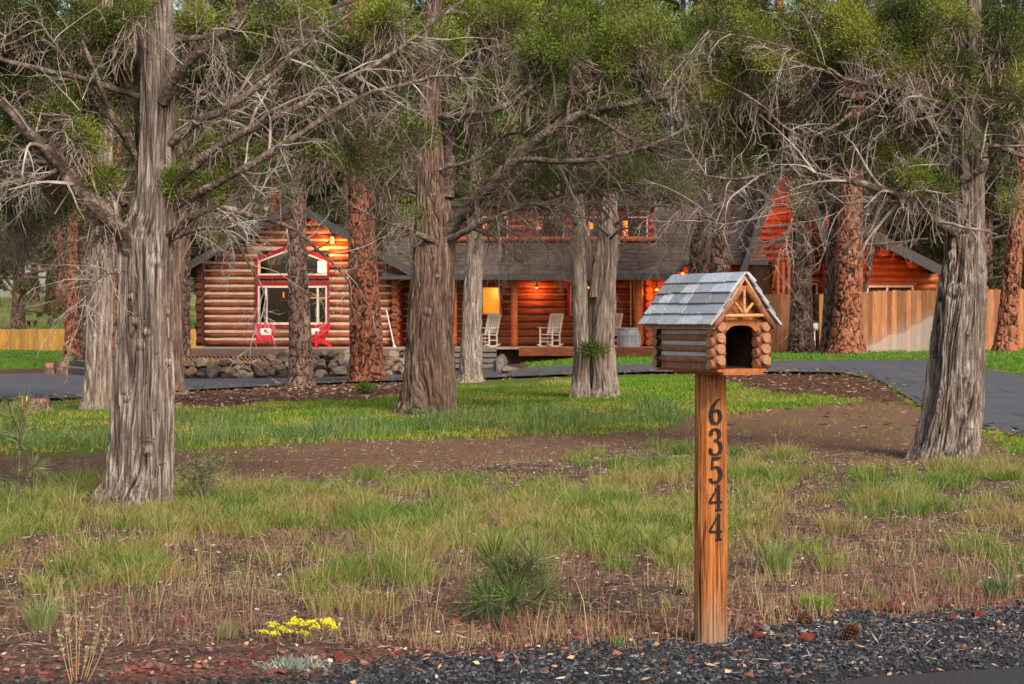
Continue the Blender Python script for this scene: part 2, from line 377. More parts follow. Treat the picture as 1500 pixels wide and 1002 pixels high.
ground = tag(m.build('ground', b.m, smooth=True), kind='structure')

# driveway: two curves swept across the lot, a little above the ground
pxs = np.linspace(-520, 1880, 260); NR = 14; V = []
for p in pxs:
    A, B_ = gp(p, float(up_drive(p))), gp(p, float(lo_drive(p)))
    for k in range(NR):
        f = k / (NR - 1); x = A.x + (B_.x - A.x) * f; y = A.y + (B_.y - A.y) * f
        V.append((x, y, float(zf(x, y)) + .012 + .03 * math.sin(math.pi * f)))
b = NB('asphalt', .85, .3); g = b.geo(); f = b.noise(g, 30, 5, .7); f2 = b.noise(g, .7, 3)
cv = b.voro(g, .55, 'DISTANCE_TO_EDGE').outputs['Distance']; f4 = b.noise(g, 9, 3, .7); c = b.mix(b.ramp(f2, [(.3, (0, 0, 0)), (.7, (.7, .7, .7))]), b.ramp(f, [(.3, (.045, .047, .056)), (.7, (.09, .092, .105))]), b.ramp(f, [(.3, (.065, .067, .078)), (.7, (.13, .132, .145))])); c = b.mix(b.ramp(cv, [(.006, (.8, .8, .8)), (.02, (0, 0, 0))]), c, (.03, .03, .035)); c = b.mix(b.ramp(f4, [(.62, (0, 0, 0)), (.72, (.6, .6, .6))]), c, (.20, .14, .10))
b.base(c); b.bump(f, .4, .01); asphalt = b.m
i = np.arange(len(pxs) * NR).reshape(len(pxs), NR); q = np.stack([i[:-1, :-1], i[:-1, 1:], i[1:, 1:], i[1:, :-1]], -1).reshape(-1, 4)
tag(MB().add(V, q).build('driveway', asphalt, smooth=True), kind='structure')
# road in front
b = NB('road', .8, .3); g = b.geo(); f = b.noise(g, 70, 5, .75); v = b.voro(g, 120).outputs['Distance']
b.base(b.mix(.5, b.ramp(f, [(.3, (.018, .018, .02)), (.7, (.06, .057, .058))]), b.ramp(v, [(.2, (.09, .085, .085)), (.6, (.02, .02, .022))]))); b.bump(f, .9, .01)
m = MB(); e0 = ROADP[0] - rdx * 60; N = 700; tt = np.linspace(0, 120, N)
edge = fbm(np.stack([tt * 7, tt * 0, tt * 0], -1), 3, 2)[:, None] * .12 - .06
A = np.array(e0)[None] + np.array(rdx)[None] * tt[:, None] + np.array(rn)[None] * edge; Bv = A - np.array(rn)[None] * 7
A[:, 2] = .006; Bv[:, 2] = .006; i = np.arange(N - 1)
m.add(np.vstack([A, Bv]), np.stack([i, i + 1, i + 1 + N, i + N], -1)); tag(m.build('road', b.m), kind='structure')

# ------------------------------------------------------------------ ground cover
def blades(C, n, rad, h, W, lean, cols, jit=.35, clump=1.0):
    """bent grass blades round each point of C"""
    K = len(C); T = K * n; c = np.repeat(C, n, 0); a = rng.random(T) * 2 * np.pi; r = np.sqrt(rng.random(T)) * np.repeat(np.broadcast_to(rad, (K,)), n)
    off = np.stack([np.cos(a) * r, np.sin(a) * r, 0 * a], -1); base = c + off; base[:, 2] = gz(base[:, 0], base[:, 1]) - .004
    hh = (h[0] + (h[1] - h[0]) * rng.random(T)) * np.repeat(.65 + .7 * rng.random(K), n)
    d = nrm(off + 1e-6) * (r / (np.repeat(np.broadcast_to(rad, (K,)), n) + 1e-6))[:, None] * lean + rng.normal(size=(T, 3)) * lean * .45; d[:, 2] = 0
    side = nrm(np.stack([rng.normal(size=T), rng.normal(size=T) * .5, 0 * a], -1)) * (W * (.6 + .8 * rng.random(T)))[:, None] * .5
    mid = base + d * hh[:, None] * .35 + np.array([0, 0, .58]) * hh[:, None]; tip = base + d * hh[:, None] * 1.1 + np.array([0, 0, .93]) * hh[:, None]
    V = np.stack([base - side, base + side, mid - side * .75, mid + side * .75, tip], 1).reshape(-1, 3); i = np.arange(T)[:, None] * 5
    cols = np.array(cols, float)
    f = np.clip(fbm(c * clump, 2, 41) * 2.4 - .7 + rng.normal(size=T) * jit, 0, .999) * (len(cols) - 1); k = f.astype(int); f = (f - k)[:, None]
    cc = (cols[k] * (1 - f) + cols[np.minimum(k + 1, len(cols) - 1)] * f) * (.75 + .5 * rng.random((T, 1)))
    return V, i + np.array([[0, 1, 3, 2]]), i + np.array([[2, 3, 4]]), np.repeat(cc, 5, 0)
def add_blades(m, *a, **k):
    V, Q, T, c = blades(*a, **k); b0 = m.n
    m.add(V, Q, col=c); m.T.append((T + b0, 0))
def scatter(n, Y0, Y1, half=.34, extra=1.0):
    y = np.sqrt(Y0 ** 2 + (Y1 ** 2 - Y0 ** 2) * rng.random(n)); x = (rng.random(n) * 2 - 1) * (y * half + extra); return x, y
def pick(x, y, p):
    k = rng.random(len(x)) < p; x, y = x[k], y[k]; return np.stack([x, y, zf(x, y)], -1)
GREEN = [(.34, .26, .11), (.29, .30, .07), (.19, .27, .045), (.11, .19, .035)]
x, y = scatter(6500, 7.6, 18); z = zones(x, y); py, px = z['py'], z['px']
pl = np.interp(py, [650, 690, 715, 830, 870, 930, 970], [0, .55, 1, .85, .25, .1, 0]); pr = np.interp(py, [650, 680, 700, 765, 800, 870, 900], [0, .35, 1, .85, .22, .05, 0])
pr = np.where(px < 1060, pl, pr); pat = sstep(.45, .56, fbm(np.stack([x * 1.5, y * .9, 0 * x], -1), 3, 77))
wc = pick(x, y, pr * (z['wild']) * (.05 + .95 * pat) * (1 - z['red'] * .7))
m = MB(); add_blades(m, wc, 80, .085, (.06, .14), .0045, .65, GREEN, clump=1.5)
tall = wc[rng.random(len(wc)) < .12]; add_blades(m, tall, 6, .10, (.18, .28), .0034, .5, [(.36, .31, .15), (.30, .28, .12)])
x, y = scatter(2600, 7.6, 26); z = zones(x, y)
add_blades(m, pick(x, y, z['wild'] * .5 + z['track'] * np.where(z['px'] > 1000, .3, .10)), 14, .13, (.04, .11), .0035, .7, GREEN)
tag(m.build('wild_grass', MT['grass_blade']), 'tufts of wild green bunch grass covering the ground between track and gravel', 'grass', kind='stuff')
# dry red brown grass
x, y = scatter(9000, 6.8, 13); z = zones(x, y)
pd = np.interp(z['py'], [700, 780, 830, 930, 990], [.06, .25, .9, 1, .8]) * (1 - z['gravel']) * z['wild']; pat = sstep(.35, .6, fbm(np.stack([x * 1.3, y, 0 * x], -1), 3, 99))
m = MB(); add_blades(m, pick(x, y, pd * (.10 + .5 * pat)), 14, .09, (.035, .10), .0028, .5, [(.36, .27, .15), (.31, .19, .105), (.26, .125, .085), (.30, .17, .14)], clump=1.6)
x, y = scatter(600, 6.8, 13); z = zones(x, y); pd = np.interp(z['py'], [700, 780, 830, 930, 990], [.2, .3, .7, .8, .6]) * (1 - z['gravel']) * z['wild']
add_blades(m, pick(x, y, pd), 4, .06, (.12, .24), .003, .28, [(.46, .38, .20), (.40, .32, .16)])
tag(m.build('dry_grass', MT['grass_blade']), 'thin dry reddish and straw grass along the gravel edge', 'grass', kind='stuff')
# lawn blades
LAWN = [(.36, .28, .08), (.26, .31, .03), (.155, .30, .018), (.09, .22, .014)]
m = MB(); x, y = scatter(21000, 17, 38, .34, 2); z = zones(x, y); pat = sstep(.28, .5, fbm(np.stack([x * .5, y * .25, 0 * x], -1), 3, 55))
add_blades(m, pick(x, y, z['lawn'] * (.15 + .85 * pat) * (1 - (z['mulch'] > .3))), 12, .17, (.03, .07), .012, .6, LAWN, clump=.8, jit=.45)
x, y = scatter(700, 17.5, 27, .34, 2); z = zones(x, y); p = np.exp(-((z['py'] - (tr_up(z['px']) - 14)) / 12.) ** 2) * ((z['px'] < 1010))
add_blades(m, pick(x, y, p * z['lawn']), 60, .26, (.08, .20), .011, .45, [(.20, .25, .09), (.14, .22, .06), (.11, .18, .06)])
x, y = scatter(11000, 38, 82, .36, 3); z = zones(x, y); keep = z['lawn'] * (z['py'] < up_drive(z['px'])) * ((z['px'] > 770) & (y < 58) | (z['px'] < 130))
add_blades(m, pick(x, y, keep), 12, .3, (.06, .10), .03, .4, [(.13, .27, .03), (.10, .24, .025)], clump=.2)
tag(m.build('lawn_grass', MT['grass_blade']), 'short mown green lawn grass on both sides of the driveway', 'grass', kind='stuff')
m = MB(); x, y = scatter(5000, 86, 190, .38, 3); k = x < -14
add_blades(m, np.stack([x[k], y[k], zf(x[k], y[k])], -1), 10, .6, (.25, .5), .06, .4, [(.42, .38, .18), (.26, .34, .10)])
tag(m.build('meadow_grass', MT['grass_blade']), 'pale tall meadow grass beyond the left fence', 'grass', kind='stuff')
# litter: needles, bark flakes
def flakes(m, P, L, W, cols):
    n = len(P); a = rng.random(n) * 2 * np.pi; d = np.stack([np.cos(a), np.sin(a), rng.normal(size=n) * .2], -1); s = nrm(np.stack([-d[:, 1], d[:, 0], rng.normal(size=n) * .5], -1))
    l = L[0] + (L[1] - L[0]) * rng.random((n, 1)); w = W * (.5 + rng.random((n, 1))); V = np.stack([P - s * w, P + d * l * .3 + s * w, P + d * l, P + d * l * .6 - s * w * 1.2], 1)
    cols = np.array(cols)[rng.integers(0, len(cols), n)] * (.7 + .6 * rng.random((n, 1)))
    m.add(V.reshape(-1, 3), np.arange(n * 4).reshape(-1, 4), col=np.repeat(cols, 4, 0))
m = MB(); x, y = scatter(95000, 6.3, 20); z = zones(x, y); k = rng.random(len(x)) < (z['wild'] + z['gravel'] * .2 + z['track'] * .3); x, y = x[k], y[k]
P = np.stack([x, y, gz(x, y) + .006], -1); h_ = len(P) // 2
flakes(m, P[:h_], (.03, .10), .0016, [(.42, .32, .22), (.30, .18, .11), (.40, .36, .33), (.22, .12, .08)])
flakes(m, P[h_:], (.008, .03), .006, [(.30, .24, .20), (.12, .09, .08), (.36, .20, .13), (.48, .42, .37), (.07, .06, .06)])
x, y = scatter(14000, 20, 45, .34, 1); z = zones(x, y); k = rng.random(len(x)) < (z['mulch'] + z['track'] * .4); P = np.stack([x[k], y[k], gz(x[k], y[k]) + .01], -1)
flakes(m, P, (.05, .16), .014, [(.30, .17, .11), (.10, .055, .04), (.20, .11, .075), (.36, .25, .18)])
P = []
for k in range(1000):
    px_ = rng.random() * 1560 - 30; g_ = gp(px_, float(lo_drive(px_)) + rng.normal() * 2.4); P.append((g_.x + rng.normal() * .1, g_.y + rng.normal() * .1, g_.z + .045))
flakes(m, np.array(P), (.05, .16), .014, [(.22, .13, .08), (.10, .055, .04), (.30, .20, .13), (.16, .16, .05)])
tag(m.build('needle_litter', MT['litter']), 'fallen needles and bark flakes scattered over the bare soil', 'litter', kind='stuff')
# stones
t_ = (1 + 5 ** .5) / 2
IV = nrm(np.array([(-1, t_, 0), (1, t_, 0), (-1, -t_, 0), (1, -t_, 0), (0, -1, t_), (0, 1, t_), (0, -1, -t_), (0, 1, -t_), (t_, 0, -1), (t_, 0, 1), (-t_, 0, -1), (-t_, 0, 1)], float))
IF = np.array([(0, 11, 5), (0, 5, 1), (0, 1, 7), (0, 7, 10), (0, 10, 11), (1, 5, 9), (5, 11, 4), (11, 10, 2), (10, 7, 6), (7, 1, 8), (3, 9, 4), (3, 4, 2), (3, 2, 6), (3, 6, 8), (3, 8, 9), (4, 9, 5), (2, 4, 11), (6, 2, 10), (8, 6, 7), (9, 8, 1)])
def pebbles(m, P, r, cols, flat=.7):
    n = len(P); s = (r[0] + (r[1] - r[0]) * rng.random((n, 1, 1)) ** 2) * (.45 + 1.1 * rng.random((n, 12, 1))) * np.array([1, 1, flat])
    a = rng.random(n) * 6.28; ca, sa = np.cos(a)[:, None], np.sin(a)[:, None]; V = IV[None] * s; V = np.stack([V[..., 0] * ca - V[..., 1] * sa, V[..., 0] * sa + V[..., 1] * ca, V[..., 2]], -1) + P[:, None]
    cc = np.array(cols)[rng.integers(0, len(cols), n)] * (.7 + .6 * rng.random((n, 1)))
    m.add(V.reshape(-1, 3), (IF[None] + np.arange(n)[:, None, None] * 12).reshape(-1, 3), col=np.repeat(cc, 12, 0))
x, y = scatter(90000, 5.6, 8.6, .36, .6); z = zones(x, y)
rdd = (x - ROADP[0].x) * rn.x + (y - ROADP[0].y) * rn.y
k = (rng.random(len(x)) < z['gravel'] ** 1.2) & (rdd > .02); m = MB()
pebbles(m, np.stack([x[k], y[k], gz(x[k], y[k]) + .004], -1), (.003, .0115), [(.024, .026, .034), (.042, .047, .058), (.013, .014, .017), (.085, .092, .11), (.03, .028, .03)])
b = NB('cinder', .7, .4); b.base(b.attr('col').outputs['Color']); b.bump(b.noise(b.obj(), 200, 3), .6, .004); MT['cinder'] = b.m
tag(m.build('black_gravel', b.m), 'loose black cinder gravel along the road edge', 'gravel', kind='stuff')
x, y = scatter(20000, 6.2, 10, .36, .5); z = zones(x, y); k = rng.random(len(x)) < (z['red'] ** 1.3 * .8 + z['gravel'] * .06); m = MB()
pebbles(m, np.stack([x[k], y[k], gz(x[k], y[k]) + .005], -1), (.004, .02), [(.17, .045, .035), (.12, .035, .03), (.22, .08, .06), (.10, .07, .06)])
tag(m.build('red_cinders', MT['cinder']), 'loose red cinder stones between the dry grass and the black gravel', 'gravel', kind='stuff')
x, y = scatter(1700, 5.9, 8.8, .34, .5); z = zones(x, y); rdd = (x - ROADP[0].x) * rn.x + (y - ROADP[0].y) * rn.y
k = (rng.random(len(x)) < z['gravel'] * .38 + z['red'] * .12) & (rdd > -.1); m = MB()
flakes(m, np.stack([x[k], y[k], gz(x[k], y[k]) + .018], -1), (.015, .045), .007, [(.62, .36, .18), (.52, .27, .13), (.66, .47, .30), (.42, .22, .12)])
tag(m.build('bark_chips', MT['litter']), 'orange wood chips scattered on the black gravel', 'wood chips', kind='stuff')
# ------------------------------------------------------------------ trees
def wbuild(m, name, mats, parent, smooth=False):
    o = m.build(name, mats, parent, smooth); o.location = -parent.location; return o
def trunk_mesh(m, P, R, kind, nt=96, seed=0, flute=.12, mi=0, knots=(), amp=1.0, base=True):
    """P (n,3), R (n,) already dense -> displaced bark surface"""
    n = len(P); th = np.linspace(0, 2 * np.pi, nt, endpoint=False)
    ln = np.concatenate([[0], np.cumsum(np.linalg.norm(np.diff(P, axis=0), axis=1))])
    TH, LN = np.meshgrid(th, ln); RR = R[:, None] * np.ones_like(TH)
    wt = TH + (fbm(np.stack([np.cos(TH) * 1.2, np.sin(TH) * 1.2, LN * .9], -1), 2, seed) - .5) * 1.1 + LN * .12
    c, s_ = np.cos(wt), np.sin(wt)
    if kind == 'juniper':
        fl = fbm(np.stack([c * 1.9, s_ * 1.9, LN * .5], -1), 2, seed + 3) - .5
        fl2 = fbm(np.stack([c * 4.5, s_ * 4.5, LN * .35], -1), 2, seed + 4) - .5
        kb = np.exp(-LN / .35) if base else 0
        big = RR * (fl * flute * 3.0 + fl2 * flute * (1.6 + 2.2 * kb))
        k = RR * 15
        a = np.clip(np.abs(fbm(np.stack([c * k, s_ * k, LN * 1.3], -1), 3, seed + 5) - .5) * 6.5, 0, 1)
        a2 = np.clip(np.abs(fbm(np.stack([c * k * 2, s_ * k * 2, LN * 2.6], -1), 2, seed + 7) - .5) * 5.5, 0, 1)
        b_ = fbm(np.stack([c * k * 3, s_ * k * 3, LN * 6], -1), 2, seed + 6)
        Ns = max(12, int(round(2 * np.pi * np.median(R[:max(8, n // 2)]) * 44)))
        q = wt / (2 * np.pi) * Ns + (fbm(np.stack([c * k * .8, s_ * k * .8, LN * 1.1], -1), 2, seed + 8) - .5) * 2.6
        ce = np.floor(q); fr = q - ce; cm = np.mod(ce, Ns); rc = _hash(cm.astype(np.int64), 3, 5, seed)
        seg = np.floor(LN * (1.2 + rc * 1.6) + rc * 9); fv = np.mod(LN * (1.2 + rc * 1.6) + rc * 9, 1)
        hc = _hash(cm.astype(np.int64), seg.astype(np.int64), 7, seed + 1); gr = np.exp(-(np.minimum(fr, 1 - fr) / .13) ** 2) * (.35 + .65 * hc); gr = np.maximum(gr, np.exp(-(fv / .015) ** 2) * .6)
        st = hc * .7 + fr * .3
        h = a * .34 + a2 * .14 + b_ * .14 + (1 - gr) * .28 + st * .16
        disp = big + (h - .6) * .050 * amp * np.clip(RR / .17, .25, 1.4) + (st - .5) * .006 * np.clip(RR / .17, .3, 1.2)
    else:
        big = RR * (fbm(np.stack([c * 1.3, s_ * 1.3, LN * .4], -1), 2, seed + 3) - .5) * .2
        k = RR * 9.5
        v = voro(np.stack([c * k, s_ * k, LN * 3.6], -1) + np.stack([fbm(np.stack([c * k * 1.6, s_ * k * 1.6, LN * 7], -1), 3, seed + q_) - .5 for q_ in (0, 11, 22)], -1) * 1.2, seed + 1)
        b_ = fbm(np.stack([c * k * 4, s_ * k * 4, LN * 14], -1), 2, seed + 6)
        h = np.clip(v * 3.6, 0, 1) * .6 + b_ * .28 + .14 * fbm(np.stack([c * k, s_ * k, LN * 30], -1), 2, seed + 9); disp = big + (h - .7) * .06 * amp
    for (kt, kl, kr, kh) in knots:
        dt = (TH - kt + np.pi) % (2 * np.pi) - np.pi; d = np.sqrt((dt * RR) ** 2 + (LN - kl) ** 2)
        kh = kh * .38; kr = kr * .62; g = np.exp(-(d / kr) ** 2); disp = disp + kh * g - kh * .55 * np.exp(-((d - kr * 1.7) / (kr * .5)) ** 2); h = np.clip(h + g * .5, 0, 1.2)
    r = RR + disp
    t = np.gradient(P, axis=0); t = nrm(t); n1 = nrm(np.cross(t, np.array([[0, 1., 0]]))); n2 = np.cross(t, n1)
    # angle 0 = +x side, 3/2 pi = towards the camera
    V = P[:, None] - r[..., None] * (-np.cos(TH)[..., None] * -n1[:, None] + np.sin(TH)[..., None] * n2[:, None]) * np.array([1, 1, 1])
    i = np.arange(n * nt).reshape(n, nt); j = np.roll(i, -1, 1)
    q = np.stack([i[:-1], j[:-1], j[1:], i[1:]], -1).reshape(-1, 4)
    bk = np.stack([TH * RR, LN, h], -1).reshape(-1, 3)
    m.add(V.reshape(-1, 3), q, bk=bk, mi=mi)
def densify(prof, Y, zsink=.12, n=300, wob=.0):
    A = np.array(prof, float); P = np.stack([(A[:, 0] - 750) / F * Y, np.full(len(A), Y), H - (A[:, 1] - HY) / F * Y], -1); R = A[:, 2] / 2 / F * Y
    P = np.vstack([P[0] - [0, 0, zsink], P]); R = np.concatenate([[R[0] * 1.12], R])
    u = np.concatenate([[0], np.cumsum(np.linalg.norm(np.diff(P, axis=0), axis=1))]); s = np.linspace(0, u[-1], n)
    Pd = np.stack([np.interp(s, u, P[:, k]) for k in range(3)], -1); Rd = np.interp(s, u, R)
    k = max(3, n // 60); ker = np.ones(k) / k
    for d in range(2):
        Pd[:, d] = np.convolve(np.pad(Pd[:, d], (k // 2, k - 1 - k // 2), 'edge'), ker, 'valid')
    Rd = np.convolve(np.pad(Rd, (k // 2, k - 1 - k // 2), 'edge'), ker, 'valid')
    return Pd, Rd
NL = 16
def limb_paths(limbs, Y):
    P = []; R = []
    for pts, r0, r1 in limbs:
        Q = [at(p[0], p[1], Y + (p[2] if len(p) > 2 else 0)) for p in pts]
        s = smooth_path(Q, NL); s += (fbm(s * 3.1 + len(P) * 9, 2, 3)[:, None] - .5) * .05 * min(1, Y / 14); P.append(s); R.append(np.linspace(r0, r1, NL))
    return np.array(P), np.array(R)
def add_limbs(m, P, R, S=12, mi=1, disp=.35):
    T = len(P); n = 60
    for a in range(T):
        u = np.linspace(0, NL - 1, n); p = np.stack([np.interp(u, np.arange(NL), P[a][:, k]) for k in range(3)], -1); r = np.interp(u, np.arange(NL), R[a])
        V, Q, B = tubes(p[None], r[None], S); ax = np.repeat(p, S, 0); w = fbm(V * [9, 9, 9], 3, a)
        k = 1 - np.abs(fbm(V * 22, 2, a + 9) - .5) * 3
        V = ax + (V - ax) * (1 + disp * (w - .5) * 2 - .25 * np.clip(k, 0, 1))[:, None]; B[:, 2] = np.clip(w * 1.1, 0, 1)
        m.add(V, Q, bk=B, mi=mi)
def add_t(m, P, R, S=4, mi=0):
    V, Q, B = tubes(P, R, S); m.add(V, Q, bk=B, mi=mi)
def blob_pts(blobs, Y, per):
    C = []; D = []
    for bl in blobs:
        px, py, dy, rx, rz = bl[:5]; k = int(per * (bl[5] if len(bl) > 5 else 1) * rx * rz / 300.)
        c = np.array(at(px, py, Y + dy)); s = Y / F
        ns = max(3, int(rx * rz / 230)); cs = nrm(rng.normal(size=(ns, 3))) * rng.random((ns, 1)) ** .45; u = cs[rng.integers(0, ns, k)] + rng.normal(size=(k, 3)) * np.array([.16, .16, .13]) * math.sqrt(2000 / (rx * rz + 500)) 
        p = c + u * np.array([rx * s, rx * s * .8, rz * s]); C.append(p); D.append(nrm(u + np.array([0, 0, .45])))
    return np.concatenate(C), np.concatenate(D)
JUN = [(.045, .07, .014), (.11, .155, .022), (.205, .26, .036), (.33, .35, .05)]
JUND = [(.03, .055, .012), (.07, .125, .018), (.13, .195, .026), (.21, .25, .038)]
def clump_twigs(C, D, Lm, N=5):
    """short woody twigs carrying foliage clusters, one per cluster"""
    L = Lm * (.6 + .8 * rng.random((len(C), 1))); st = C - D * L - np.array([0, 0, .25]) * L + rng.normal(size=C.shape) * Lm * .3
    u = np.linspace(0, 1, N)[None, :, None]; P = st[:, None] * (1 - u) + C[:, None] * u + rng.normal(size=(len(C), N, 3)) * Lm * .06
    return P, np.linspace(1, .4, N)[None] * np.full((len(C), 1), .004)
def juniper(name, label, prof, limbs, blobs, group=None, barkm='juniper_bark', nt=96, n=300, flute=.12, knots=(), dead=(7, 6, 4), deadL=(.5, 1.2), cols=JUN, per=16, leafn=46, leafL=(.018, .045), leafW=.007, spread=.085,
            twsel=None, extra=None, stems=(), crown_top=None, seed=0, droop=-.02, tw=1.0, Y=None):
    Bp = gp(prof[0][0], prof[0][1]); Y = Y or Bp.y
    root = empty(name, (Bp.x, Bp.y, Bp.z), label, 'tree', group)
    m = MB(); P, R = densify(prof, Y, n=n); trunk_mesh(m, P, R, 'juniper', nt, seed, flute, knots=knots)
    for q, st in enumerate(stems):
        P2, R2 = densify(st, Y + (.12 if q % 2 else -.05), n=n); trunk_mesh(m, P2, R2, 'juniper', max(40, nt // 2), seed + 5 + q, flute)
    mats = [MT[barkm], MT['limb_bark']]
    LP = None
    if limbs: LP, LR = limb_paths(limbs, Y); add_limbs(m, LP, LR)
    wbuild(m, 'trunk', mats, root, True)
    if LP is not None and dead:
        sel = np.array(twsel) if twsel is not None else np.arange(len(LP))
        P0, R0 = LP[sel], LR[sel]; m = MB()
        P1, R1 = spawn(P0, R0, dead[0], .12, 1, deadL, (30, 75), droop, .12, 9, .38, rmin=.0035 * tw); add_t(m, P1, R1, 5)
        P2, R2 = spawn(P1, R1, dead[1], .15, 1, (deadL[0] * .3, deadL[1] * .45), (25, 70), droop * 2, .13, 7, .6, rmin=.0022 * tw); add_t(m, P2, R2, 4)
        P3, R3 = spawn(P2, R2, dead[2], .2, 1, (deadL[0] * .12, deadL[1] * .22), (20, 70), droop * 2, .16, 5, .7, rmin=.0015 * tw); add_t(m, P3, R3, 3)
        wbuild(m, 'dead_branch', MT['dead_twig' if Y < 17 else 'mid_twig'], root)
    if blobs:
        C, D = blob_pts(blobs, Y, per); P1, R1 = clump_twigs(C, D, spread * 2.6)
        m = MB(); V, Q, c = leaves(C, D, leafn, spread, leafL, leafW, cols, clump=.9 if Y > 20 else 2.2); m.add(V, Q, col=c)
        P1r = P1; add_t(m, P1r, R1 * max(1, Y / 14), 3, mi=1)
        if crown_top:
            cx, cy, cz, rr, rz, k = crown_top; u = nrm(rng.normal(size=(k, 3))) * rng.random((k, 1)) ** .4
            C2 = np.array([cx, cy, cz]) + u * [rr, rr, rz]; V, Q, c = leaves(C2, nrm(u + [0, 0, .4]), 26, .22, (.05, .12), .02, cols); m.add(V, Q, col=c)
        wbuild(m, 'crown', [MT['foliage'], MT['dark_twig']], root)
    if extra: extra(root, Y)
    return root
# 1 big juniper in front on the left
Y1 = gp(195, 745).y
T1 = [(194, 745, 112), (201, 722, 102), (206, 690, 95), (208, 650, 91), (211, 600, 87), (212, 550, 83), (212, 500, 80), (214, 450, 77), (215, 400, 76), (218, 350, 74), (228, 315, 62), (231, 260, 55), (232, 150, 49), (229, 0, 46), (228, -220, 36), (230, -600, 14)]
L1 = [([(205, 405, .05), (180, 352, -.12), (135, 292, -.25), (90, 245, -.35), (48, 203, -.4), (0, 150, -.4), (-90, 70, -.3)], .075, .042),
      ([(198, 238, 0), (178, 200, -.15), (158, 162, -.25), (140, 115, -.3), (120, 60, -.3)], .036, .014),
      ([(185, 300, .1), (160, 275, .1), (124, 240, .2), (80, 215, .3), (20, 195, .3)], .035, .012),
      ([(222, 300, .15), (206, 220, .2), (203, 110, .22), (200, 0, .2), (190, -200, .2)], .06, .045),
      ([(205, 140, -.1), (150, 125, -.2), (90, 108, -.3), (0, 85, -.4), (-60, 60, -.4)], .03, .018),
      ([(240, 150, -.1), (262, 105, -.25), (290, 77, -.3), (333, 43, -.35), (352, 5, -.4), (370, -60, -.4)], .05, .03),
      ([(245, 215, -.05), (290, 178, -.2), (330, 160, -.25), (385, 120, -.2), (440, 72, -.1), (520, 15, 0)], .038, .014),
      ([(245, 282, -.1), (300, 228, -.2), (370, 188, -.25), (440, 155, -.1), (505, 118, .1), (567, 84, .2), (613, 50, .3), (690, -8, .4)], .042, .012),
      ([(248, 305, 0), (320, 268, -.2), (400, 222, -.3), (470, 175, -.2), (530, 140, 0), (600, 122, .1), (650, 110, .2), (700, 120, .3)], .038, .006),
      ([(248, 345, -.1), (290, 312, -.2), (330, 302, -.25), (380, 318, -.2), (435, 340, -.1), (475, 372, -.1), (512, 412, 0)], .036, .006),
      ([(248, 352, -.05), (290, 336, -.2), (331, 338, -.3), (364, 388, -.35), (386, 428, -.35), (388, 470, -.3)], .020, .004),
      ([(255, 240, 0), (300, 195, .2), (350, 135, .3), (420, 130, .4), (500, 138, .5), (600, 170, .5)], .022, .006),
      ([(250, 60, .1), (330, 50, .3), (420, 30, .4), (520, 0, .5), (600, -30, .6)], .026, .010),
      ([(245, 120, .05), (262, 118, -.35), (290, 46, -.45), (312, 47, -.45), (325, 90, -.45), (318, 150, -.4)], .012, .003),
      ([(185, 398, -.05), (160, 402, -.2), (138, 414, -.25), (120, 450, -.3)], .012, .003),
      ([(90, 245, -.35), (60, 262, -.4), (30, 282, -.45), (-10, 300, -.5)], .018, .006),
      ([(60, 215, -.4), (120, 150, -.5), (60, 35, -.5), (15, 50, -.5)], .010, .004)]
B1 = [(50, 30, -.2, 60, 42, 1.1), (110, 60, .2, 52, 55, 1.1), (60, 125, -.1, 45, 38), (35, 165, .3, 50, 40, .9), (95, 175, -.2, 42, 32, 1.2), (118, 218, -.2, 30, 24, 1.2), (135, 130, .3, 40, 45), (15, 90, .2, 50, 50), (165, 40, .4, 35, 40), (150, 262, -.1, 26, 22, 1.2), (30, 330, 1.6, 60, 32, .8),
      (285, 35, .5, 35, 40, .9), (330, 90, .6, 45, 40, .8), (420, 60, .8, 70, 45, .8), (520, 60, .9, 80, 45, .7), (480, 120, .9, 80, 40, .5), (262, 268, -.1, 18, 22, 1.2), (300, 282, 0, 22, 20, 1.2), (360, 250, .5, 45, 30, .7), (405, 258, .3, 20, 14, 1.1), (340, 175, .7, 45, 35, .5), (470, 220, .8, 50, 30, .5), (590, 200, 1, 60, 40, .4), (640, 60, 1.0, 60, 40, .6), (150, 330, .5, 16, 16), (75, 250, .4, 50, 24, .8), (10, 240, .3, 30, 30, .7), (430, 20, .2, 60, 26), (200, 25, -.4, 20, 26), (560, 20, .3, 60, 24), (300, 230, .2, 30, 20, .8), (440, 110, .4, 40, 26, .8), (30, 15, -.3, 50, 24), (290, 120, .9, 45, 34), (380, 165, 1.0, 50, 26), (455, 200, 1.1, 50, 22, .8), (330, 225, .9, 36, 18), (540, 140, 1.2, 50, 26, .8), (100, 285, .8, 36, 20), (20, 290, 1.0, 36, 24), (180, 120, .6, 30, 40), (360, 20, .8, 40, 24), (520, 230, 1.3, 40, 18, .7), (70, 200, .6, 50, 26)]
rad = lambda px, py, prof: 0
KN1 = [(4.5, 1.42, .035, .05), (4.95, 1.36, .035, .045), (4.75, 1.27, .045, .04), (4.3, .9, .03, .03), (5.1, .55, .045, .05), (5.3, .33, .06, .03), (5.25, .16, .05, -.03), (5.2, 1.85, .05, .04), (5.9, 1.15, .035, .045), (6.0, 1.5, .03, .04), (4.5, 2.05, .04, .03), (4.2, 1.6, .03, .03)]
